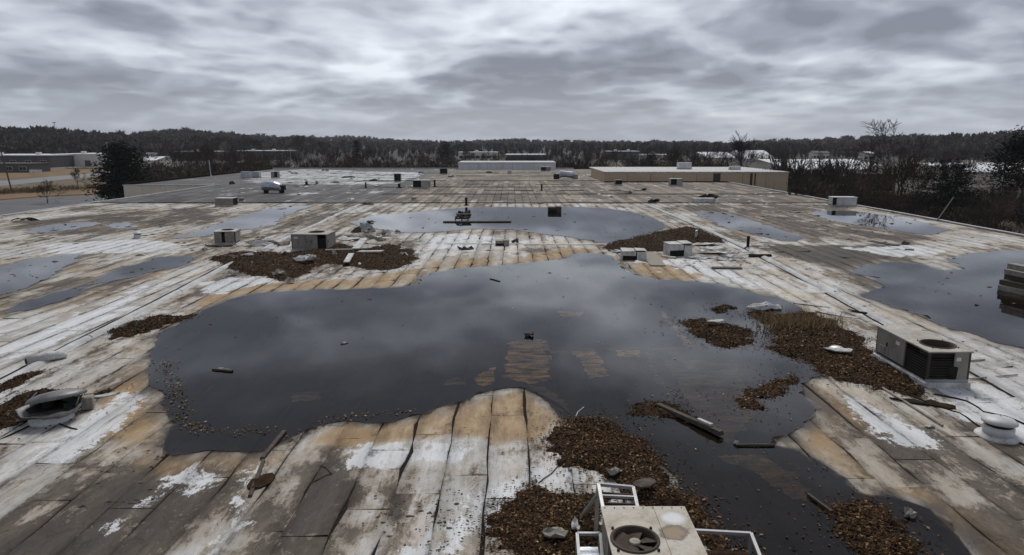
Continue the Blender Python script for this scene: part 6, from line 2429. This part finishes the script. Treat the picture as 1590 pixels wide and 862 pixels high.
# stack of dark pallets in the far pond
q = S(717, 342)
for k, (dx, dz, rz, lab) in enumerate(((0, 0.0, 5, 'bottom'), (0.1, 0.19, -9, 'middle'), (0.15, 0.38, 14, 'top'))):
    e = empty('pallet', (q.x + dx, q.y + 0.2 * k, dz + 0.02), R_(rz))
    tag(e, lab + ' dark rotten pallet of the stack standing in the wide pale pond', 'pallet', 'pallets stacked in the pale pond')
    for i in range(5):
        MB().box(-0.65, 0.65, -0.5 + i * 0.22, -0.5 + i * 0.22 + 0.14, 0.12, 0.15).build('slat', M_WOOD, e)
    for i in range(3):
        MB().box(-0.62 + i * 0.57, -0.62 + i * 0.57 + 0.1, -0.5, 0.52, 0.0, 0.118).build('bearer', M_WOOD, e)
q2 = S(722, 330)
scrap('black rubble lump behind the pallet stack by the pale pond', 721, 333, 1.5, 1.2, 71, M_WOOD, 0.45, 0, 'rubble_lump', 'rubble')
plank('long black timber lying across the far pond', (688, 345.5), (794, 345), 0.5, 0.10, M_WOOD)

# timber stack at the right edge
for k, (x_, dy_, lay, lab) in enumerate(((1554, 0.0, 0, 'lowest front'), (1560, 3.6, 0, 'lowest rear'), (1556, 0.5, 1, 'second from bottom front'), (1562, 4.0, 1, 'second from bottom rear'),
                                         (1563, 2.2, 2, 'third from bottom'), (1562, 1.0, 3, 'fourth from bottom front'), (1566, 4.4, 3, 'fourth from bottom rear'), (1564, 2.6, 4, 'topmost grey'))):
    plank(lab + ' beam of the timber stack at the right picture edge', (x_, 450 - dy_), (1650, 470 - dy_), 0.46, 0.235, M_SCRAPG if k in (0, 5, 7) else M_WOOD, 0.25 * lay, name='timber_beam', cat='beam')
plank('half sunken black beam with a pale broken end in the shallow water', (1020, 632), (1119, 680), 0.14, 0.11, M_WOOD, 0.0, 0.06, 'sunken_beam', 'beam')
plank('pale splintered piece on the end of the sunken beam', (1086, 663), (1106, 673), 0.10, 0.05, M_SCRAP, 0.15, 0.17, 'splinter', 'plank')
plank('long thin pale batten below the open sided unit', (1368, 603), (1465, 664), 0.07, 0.05, M_SCRAPG, name='batten')
plank('thin black batten floating at the beige shore', (1144, 694), (1200, 694), 0.04, 0.04, M_WOOD, 0.02, name='batten')
plank('short black stick on the white sheets below the dark beam', (1255, 772), (1292, 800), 0.05, 0.05, M_WOOD, 0.02, name='batten')
plank('black strip of rotten batten running up from the front shore', (406, 716), (442, 672), 0.10, 0.06, M_WOOD, 0.0, name='batten')
plank('second black strip beside the split at the front shore', (388, 774), (410, 716), 0.08, 0.05, M_WOOD, 0.0, name='batten')
scrap('dead bird like scrap of black and white foam floating in the left of the pond', 344, 575, 0.62, 0.16, 3, M_SCRAP, 0.05, R_(-6), 'foam_scrap', z=0.012)
plank('black underside board of the floating foam scrap', (330, 575), (361, 578), 0.12, 0.05, M_WOOD, 0.012, name='batten')
scrap('small tan scrap floating in the middle left of the pond', 534, 534, 0.3, 0.2, 4, M_SCRAPG, 0.05, 0.3, 'foam_scrap', z=0.012)
scrap('black clod floating in the centre of the big pond', 822, 523, 0.42, 0.3, 5, M_WOOD, 0.12, 0.0, 'floating_clod', 'clod', 0.012)
plank('thin black twig near the north shore of the pond', (762, 434), (776, 438), 0.06, 0.04, M_WOOD, 0.012, name='twig', cat='twig')
scrap('black clod in the far pond left of the pallets', 575, 346, 0.85, 0.6, 6, M_WOOD, 0.2, 0.0, 'floating_clod', 'clod', 0.012)
scrap('star shaped white scrap lying on the leaf island', 1110, 509, 1.0, 0.55, 7, M_SCRAP, 0.06, 0.4, z=0.24, spiky=0.7)
scrap('white torn sheet with a pointed corner at the head of the leaf bank', 1192, 480, 1.9, 0.8, 8, M_SCRAP, 0.22, -0.2, spiky=0.5, z=0.04)
scrap('pale scrap beside the dull vent bowl on the leaf bank', 1301, 554, 1.0, 0.5, 9, M_SCRAP, 0.05, -0.3, z=0.22)
scrap('white lump lying on the sheets below the long batten', 1444, 664, 0.3, 0.2, 10, M_SCRAP, 0.06)
scrap('pale knob of foam at the beige shore', 1143, 691, 0.16, 0.12, 11, M_SCRAP, 0.08, z=0.02)
scrap('grey stone lying in the channel at the bottom right', 1413, 803, 0.26, 0.2, 12, M_SCRAPG, 0.16, name='stone', cat='stone', spiky=0.2)
scrap('white scrap half buried in the leaf heap left of the fan unit', 893, 838, 0.16, 0.42, 13, M_SCRAP, 0.12, 0.2, z=0.22)
scrap('muddy sheet flap in the leaf heap left of the fan unit', 862, 845, 0.52, 0.40, 14, M_SCRAPG, 0.10, 0.2, z=0.20)
scrap('crumpled grey scrap between the two front leaf heaps', 951, 742, 0.34, 0.34, 15, M_SCRAPG, 0.12, 0.2, z=0.1)
scrap('flat brown board lying in the leaves behind the fan unit', 1000, 770, 0.55, 0.35, 16, M_WOOD, 0.02, 0.5, z=0.26, spiky=0.1)
plank('upright white post in the dirt heap behind the broken box', (1080, 374), (1081.5, 371.5), 0.14, 0.5, M_SCRAP, 0.2, name='post', cat='post')
plank('brown plank slanting down the stained sheets left of the broken box', (1003, 392), (1022, 414), 0.9, 0.05, M_SCRAPG, 0.0, 0.02)
plank('narrow white plank in front of the broken box', (1028, 399), (1048, 402), 0.2, 0.1, M_SCRAP)
plank('black board lying right of the broken slabs', (1107, 417), (1152, 417.5), 0.55, 0.06, M_WOOD)
plank('black strip on the white sheets far right', (1352, 375), (1392, 382), 0.55, 0.05, M_WOOD)
plank('second black strip on the white sheets far right', (1404, 388), (1420, 389), 0.35, 0.05, M_WOOD)
scrap('black clod on the white sheets far right', 1406, 380, 0.7, 0.5, 40, M_WOOD, 0.3, 0, 'clod', 'clod')
# slabs around the right dirt heap
for k, (px, py, w, d, lab) in enumerate(((1095, 381, 2.6, 1.2, 'wide white slab behind the broken slabs by the right dirt heap'), (1108, 394, 2.2, 0.9, 'broken white slab right of the broken box'),
                                         (1137, 393, 1.2, 0.7, 'small grey slab beside the black pipe stub'), (1085, 402, 2.0, 0.6, 'thin white slab right below the broken box'),
                                         (1145, 400, 1.7, 0.8, 'cream slab below the black pipe stub'), (960, 392, 1.3, 0.7, 'white flake at the water edge left of the panelled block'),
                                         (1120, 404, 1.2, 0.6, 'white flake between the broken slabs'), (1175, 399, 2.6, 0.5, 'brown strip of soil right of the pipe stub'))):
    scrap(lab, px, py, w, d, 60 + k, M_SCRAP if k != 7 else M_SOIL, 0.16, random.Random(k).uniform(-0.2, 0.2), 'roof_slab', 'slab', 0.02)
# scraps and boards around the left dirt heap
for k, (px, py, w, d, h, z, lab, mt) in enumerate((
        (398, 382, 2.0, 0.9, 0.4, 0.02, 'lumpy white rubble mound right of the ribbed unit', M_SCRAP), (425, 379, 1.6, 0.8, 0.35, 0.02, 'white rubble lump left of the closed unit', M_SCRAP),
        (440, 381, 1.2, 0.9, 0.3, 0.02, 'grey rubble lump touching the closed unit', M_SCRAPG), (412, 392, 1.5, 0.5, 0.14, 0.12, 'pale scrap on the dirt before the rubble', M_SCRAP),
        (385, 404, 0.9, 0.35, 0.1, 0.3, 'thin pale scrap at the left end of the dirt heap', M_SCRAP), (437, 402, 1.1, 0.5, 0.14, 0.35, 'white scrap below the closed unit', M_SCRAP),
        (470, 412, 1.3, 0.8, 0.25, 0.3, 'crumpled white sheet in the front of the dirt heap', M_SCRAP), (483, 409, 0.9, 0.5, 0.2, 0.35, 'torn white flap beside the crumpled sheet', M_SCRAP),
        (434, 430, 0.9, 0.6, 0.3, 0.1, 'round grey object half buried at the tip of the dirt heap', M_SCRAPG), (545, 372, 2.4, 1.6, 0.15, 0.02, 'large white sheet right of the closed unit', M_SCRAP),
        (570, 360, 1.6, 1.2, 0.9, 0.02, 'bent grey panel sticking up at the far pond shore', M_STEEL), (553, 361, 1.0, 0.7, 0.5, 0.02, 'black crumpled sheet behind the white sheet', M_WOOD),
        (600, 366, 0.8, 0.6, 0.5, 0.02, 'small white box like lump at the far pond shore', M_SCRAP), (590, 381, 1.0, 0.7, 0.35, 0.3, 'tan carton piece on the right part of the dirt heap', M_SCRAPG),
        (575, 378, 0.9, 0.6, 0.35, 0.3, 'pale carton piece on the right part of the dirt heap', M_SCRAPG), (340, 383, 2.4, 0.6, 0.12, 0.0, 'dark flap at the foot of the ribbed unit', M_WOOD),
        (360, 402, 1.8, 0.5, 0.1, 0.1, 'black strip at the left end of the dirt heap', M_WOOD), (390, 421, 1.4, 0.4, 0.08, 0.0, 'torn white edge below the dirt heap', M_SCRAP),
        (520, 404, 0.3, 0.25, 0.4, 0.3, 'small upright white block on the dirt heap', M_SCRAP), (723, 388, 1.2, 0.4, 0.25, 0.0, 'dark clod on the sheets between the ponds', M_WOOD),
        (800, 378, 0.6, 0.5, 0.4, 0.0, 'black broken bracket beside the weathered box', M_WOOD))):
    scrap(lab, px, py, w, d, 80 + k, mt, h, random.Random(k + 50).uniform(-0.4, 0.4), 'debris_piece', 'debris', z)
rj = random.Random(91)
for k, lab in enumerate(('left of the ribbed unit', 'under the dirt heap tip', 'behind the closed unit', 'right of the white sheet', 'by the far pond shore', 'below the rubble mound',
                         'beside the leaning plank', 'at the right end of the dirt heap', 'behind the rubble mound', 'near the left joint')):
    px_, py_ = ((318, 390), (452, 440), (488, 362), (588, 366), (618, 362), (405, 398), (572, 392), (628, 398), (404, 372), (362, 428))[k]
    scrap('small torn pale flake lying ' + lab, px_, py_, rj.uniform(0.5, 1.3), rj.uniform(0.3, 0.8), 300 + k, rj.choice((M_SCRAP, M_SCRAP, M_SCRAPG)), 0.22, rj.uniform(-1, 1), 'debris_piece', 'debris', 0.05, 0.6)
plank('white plank leaning in the right part of the dirt heap', (553, 396), (566, 384), 0.5, 0.07, M_SCRAP, 0.35, 0.55)
plank('long pale plank along the foot of the closed unit', (505, 397), (548, 396), 0.3, 0.08, M_SCRAPG, 0.30)
plank('black edged white plank slanting across the dirt heap', (558, 399), (594, 401), 0.5, 0.06, M_SCRAP, 0.30, 0.40)
plank('short pale plank hanging off the front of the dirt heap', (538, 414), (546, 404), 0.35, 0.07, M_SCRAP, 0.2, 0.35)
# brown roof debris, far
plank('white block lying by the joint on the brown roof right', (1075, 315), (1108, 315), 1.2, 0.55, M_SCRAP, 0.0, name='white_beam', cat='block')
scrap('black tarp heap behind the white block on the brown roof', 1098, 309, 3.0, 1.6, 31, M_BITUMEN, 0.6, 0, 'tarp_heap', 'heap')
scrap('white torn sheet beside the tarp heap on the brown roof', 1120, 306, 2.4, 1.2, 32, M_SCRAP, 0.3)
scrap('grey torn sheet on the brown roof left of the tarp heap', 945, 306, 2.0, 1.2, 33, M_SCRAP, 0.25)
scrap('white flake on the brown roof near the joint', 718, 305, 1.4, 0.6, 34, M_SCRAP, 0.1)
scrap('grey clod by the joint above the far pond', 643, 311, 0.9, 0.6, 35, M_SCRAPG, 0.4, 0, 'clod', 'clod')
scrap('dark pile at the top of the left ridge', 572, 318, 1.6, 1.0, 36, M_WOOD, 0.35, 0, 'debris_piece', 'debris')
scrap('black curled flap lying at the left roof edge', 38, 343, 2.6, 1.0, 37, M_BITUMEN, 0.3, 0.2, 'curled_flap', 'flap')
scrap('broken grey slab in the back of the right puddle', 1240, 330, 2.2, 1.0, 38, M_SCRAPG, 0.15, 0, 'debris_piece', 'debris')
# ragged flaps of lifted membrane along split seams
for k, (px, py, w, d, rz, lab) in enumerate(((1420, 626, 1.5, 0.35, -0.55, 'curled black tear below the leaf bank tip'), (1460, 630, 0.9, 0.5, -0.6, 'brown hole in the white sheets below the open sided unit'),
                                             (1300, 490, 2.2, 0.35, -0.75, 'lifted white flap beside the leaf bank'), (1255, 474, 1.8, 0.3, -0.6, 'torn strip of sheet at the pond corner'),
                                             (150, 618, 1.4, 0.25, 0.6, 'torn sheet edge behind the smashed ventilator'), (405, 750, 0.5, 0.9, -0.4, 'brown hole where the membrane has split in front'),
                                             (1335, 486, 1.3, 0.25, -0.8, 'dark split along the right joint'))):
    scrap(lab, px, py, w, d, 120 + k, (M_BITUMEN, M_SOIL, M_SCRAP, M_SCRAP, M_SCRAP, M_SOIL, M_BITUMEN)[k], 0.05, rz, 'membrane_flap', 'flap', 0.006)
def cable(label, pix, r=0.016, mat=None, name='cable', cat='cable', z=0.02):
    p = plan(pix)
    c = ragged(np.concatenate([p, p[::-1]]), 0.25, 0.12, 1.2, float(pix[0][0]))
    c = c[:len(c) // 2]
    e = MB().tube([(q[0] - p[0][0], q[1] - p[0][1], z + 0.01 * math.sin(i)) for i, q in enumerate(c)], r, 5).build(name, mat or M_BITUMEN)
    e.location = (p[0][0], p[0][1], 0)
    tag(e, label, cat)


cable('black cable winding from the leaf bank past the dome ventilator', [(1400, 612), (1445, 628), (1490, 642), (1520, 664), (1532, 672)], 0.022)
cable('black cable running right from below the open sided unit', [(1450, 612), (1500, 624), (1530, 640), (1560, 648), (1610, 668)], 0.026)
cable('loose cable lying from the dome ventilator to the picture edge', [(1568, 684), (1585, 692), (1620, 706)], 0.03)
cable('thin twig of cable on the white sheet by the front leaf heap', [(836, 752), (858, 738), (868, 728), (876, 724)], 0.012, M_WOOD, 'twig', 'twig')
cable('bent rusty rod lying on the grey sheets in front', [(478, 754), (500, 742), (512, 738), (505, 728), (492, 724)], 0.012, M_RUST, 'rod', 'rod')
cable('thin pale rod standing out of the water left of the sunken heap', [(893, 652), (900, 642), (908, 634)], 0.012, M_SCRAP, 'rod', 'rod')
cable('black tar seam running along the white sheets left of the joint', [(-10, 690), (60, 655), (120, 668)], 0.02)
# more low clutter on the far roof
for k, (px, py, w, h, mt, lab) in enumerate(((455, 270, 3.0, 0.7, M_SCRAP, 'white rumpled sheet behind the box units of the grey wing'), (505, 266, 2.2, 0.8, M_SCRAPG, 'tan lump behind the white patch'),
                                             (540, 276, 4.0, 0.35, M_BITUMEN, 'long black fold crossing the white patch'), (580, 281, 2.4, 0.4, M_BITUMEN, 'black lump on the white patch left of the tall unit'),
                                             (520, 284, 2.0, 0.3, M_SCRAPG, 'grey lump at the front rim of the white patch'), (700, 275, 2.2, 0.5, M_STEEL, 'grey crumpled sheet right of the black square unit'),
                                             (655, 270, 2.0, 0.6, M_STEEL, 'grey sheet metal lump at the end of the white patch'), (760, 268, 2.4, 0.3, M_BITUMEN, 'black flap before the white far wall'),
                                             (975, 300, 2.4, 0.4, M_SCRAPG, 'grey rubble on the brown roof left of centre block'), (1000, 295, 1.6, 0.3, M_BITUMEN, 'small black rubble on the brown roof'),
                                             (1015, 313, 3.2, 0.3, M_BITUMEN, 'black debris strip where the right joint meets the brown roof'), (905, 288, 1.4, 0.3, M_SCRAPG, 'small grey lump on the middle of the brown roof'),
                                             (360, 286, 1.8, 0.6, M_WOOD, 'dark curb at the inner corner of the grey wing'), (470, 302, 3.4, 0.25, M_SCRAP, 'pale sheet beside the foil duct'),
                                             (545, 310, 1.6, 0.25, M_SCRAP, 'small pale flake on the grey roof near the joint'), (820, 286, 1.2, 0.25, M_SCRAP, 'small white flake on the brown roof'))):
    scrap(lab, px, py, w, w * 0.5, 200 + k, mt, h, 0.1 * k, 'debris_piece', 'debris')
# white sack at the foot of the leaning tree
q = at(1541, 93)
o = MB().lathe([(0.55, 0), (0.6, 0.3), (0.45, 0.9), (0.2, 1.4), (0.08, 1.7)], 12).build('white_sack', M_SCRAP, None, True)
o.location = (q.x, q.y, GROUND)
tag(o, 'white sack standing at the foot of the forked tree', 'sack')
# stick leaning up at the right roof edge
plank('bare stick leaning out over the right roof edge', (1455, 344), (1478, 328), 0.08, 0.08, M_WOOD, 0.05, 1.4, 'stick', 'stick')
# small low sign by the road
q = G(56, 271)
e = empty('low_sign', q)
tag(e, 'low white sign board on the dead lawn by the road', 'sign')
MB().box(-2.6, 2.6, -0.1, 0.1, 1.0, 2.0).build('board', M_BR, e)
for x in (-1.9, 1.9):
    MB().box(x - 0.2, x + 0.2, -0.12, 0.12, 0, 0.998).build('post', M_BR, e)


# parked cars by the pale hall
def car(label, px, py, m, rz):
    q = G(px, py)
    e = empty('parked_car', q, rz)
    tag(e, label, 'car', 'cars parked by the pale hall')
    mb = MB().box(-2.1, 2.1, -0.85, 0.85, 0.3, 0.9, bevel=0.12)
    mb.build('body', m, e)
    mb = MB()
    lo = [(-1.3, -0.75, 0.88), (1.0, -0.75, 0.88), (1.0, 0.75, 0.88), (-1.3, 0.75, 0.88)]
    hi = [(-0.8, -0.62, 1.42), (0.5, -0.62, 1.42), (0.5, 0.62, 1.42), (-0.8, 0.62, 1.42)]
    L = [mb.bm.verts.new(v) for v in lo]
    U = [mb.bm.verts.new(v) for v in hi]
    mb.bm.faces.new(U)
    for i in range(4):
        mb.bm.faces.new((L[i], L[(i + 1) % 4], U[(i + 1) % 4], U[i]))
    mb.build('cabin', M_WIN, e)
    for x in (-1.3, 1.3):
        for y in (-0.78, 0.78):
            MB().lathe([(0.32, -0.1), (0.32, 0.1)], 12, Matrix.Translation((x, y, 0.32)) @ Matrix.Rotation(math.pi / 2, 4, 'X')).build('wheel', M_DARK, e)


M_CARW = simple_mat('white_car_paint', (0.6, 0.6, 0.6), (0.7, 0.7, 0.7), 1, 0.3, bump=0)
M_CARG = simple_mat('grey_car_paint', (0.05, 0.05, 0.055), (0.07, 0.07, 0.075), 1, 0.3, bump=0)
car('white car parked in front of the pale hall', 130, 257.6, M_CARW, 0.1)
car('dark car parked in front of the pale hall', 108, 257.8, M_CARG, 0.05)
car('white car parked near the hall corner behind the conifer', 143, 257.4, M_CARW, 1.5)

# ------------------------------------------------------------------ the air over the valley
m = bpy.data.materials.new('valley_haze')
m.use_nodes = True
g = NT(m.node_tree)
for n in list(g.n):
    g.n.remove(n)
out = g.node('ShaderNodeOutputMaterial')
pv = g.node('ShaderNodeVolumePrincipled')
pv.inputs['Color'].default_value = (0.86, 0.90, 1.0, 1)
pv.inputs['Density'].default_value = 0.00011
g.l.new(pv.outputs[0], out.inputs['Volume'])
o = MB().box(-4500, 4500, -4500, 4500, -60, 75).build('haze', m)
tag(o, 'thin grey haze over the valley', None, None, 'stuff')
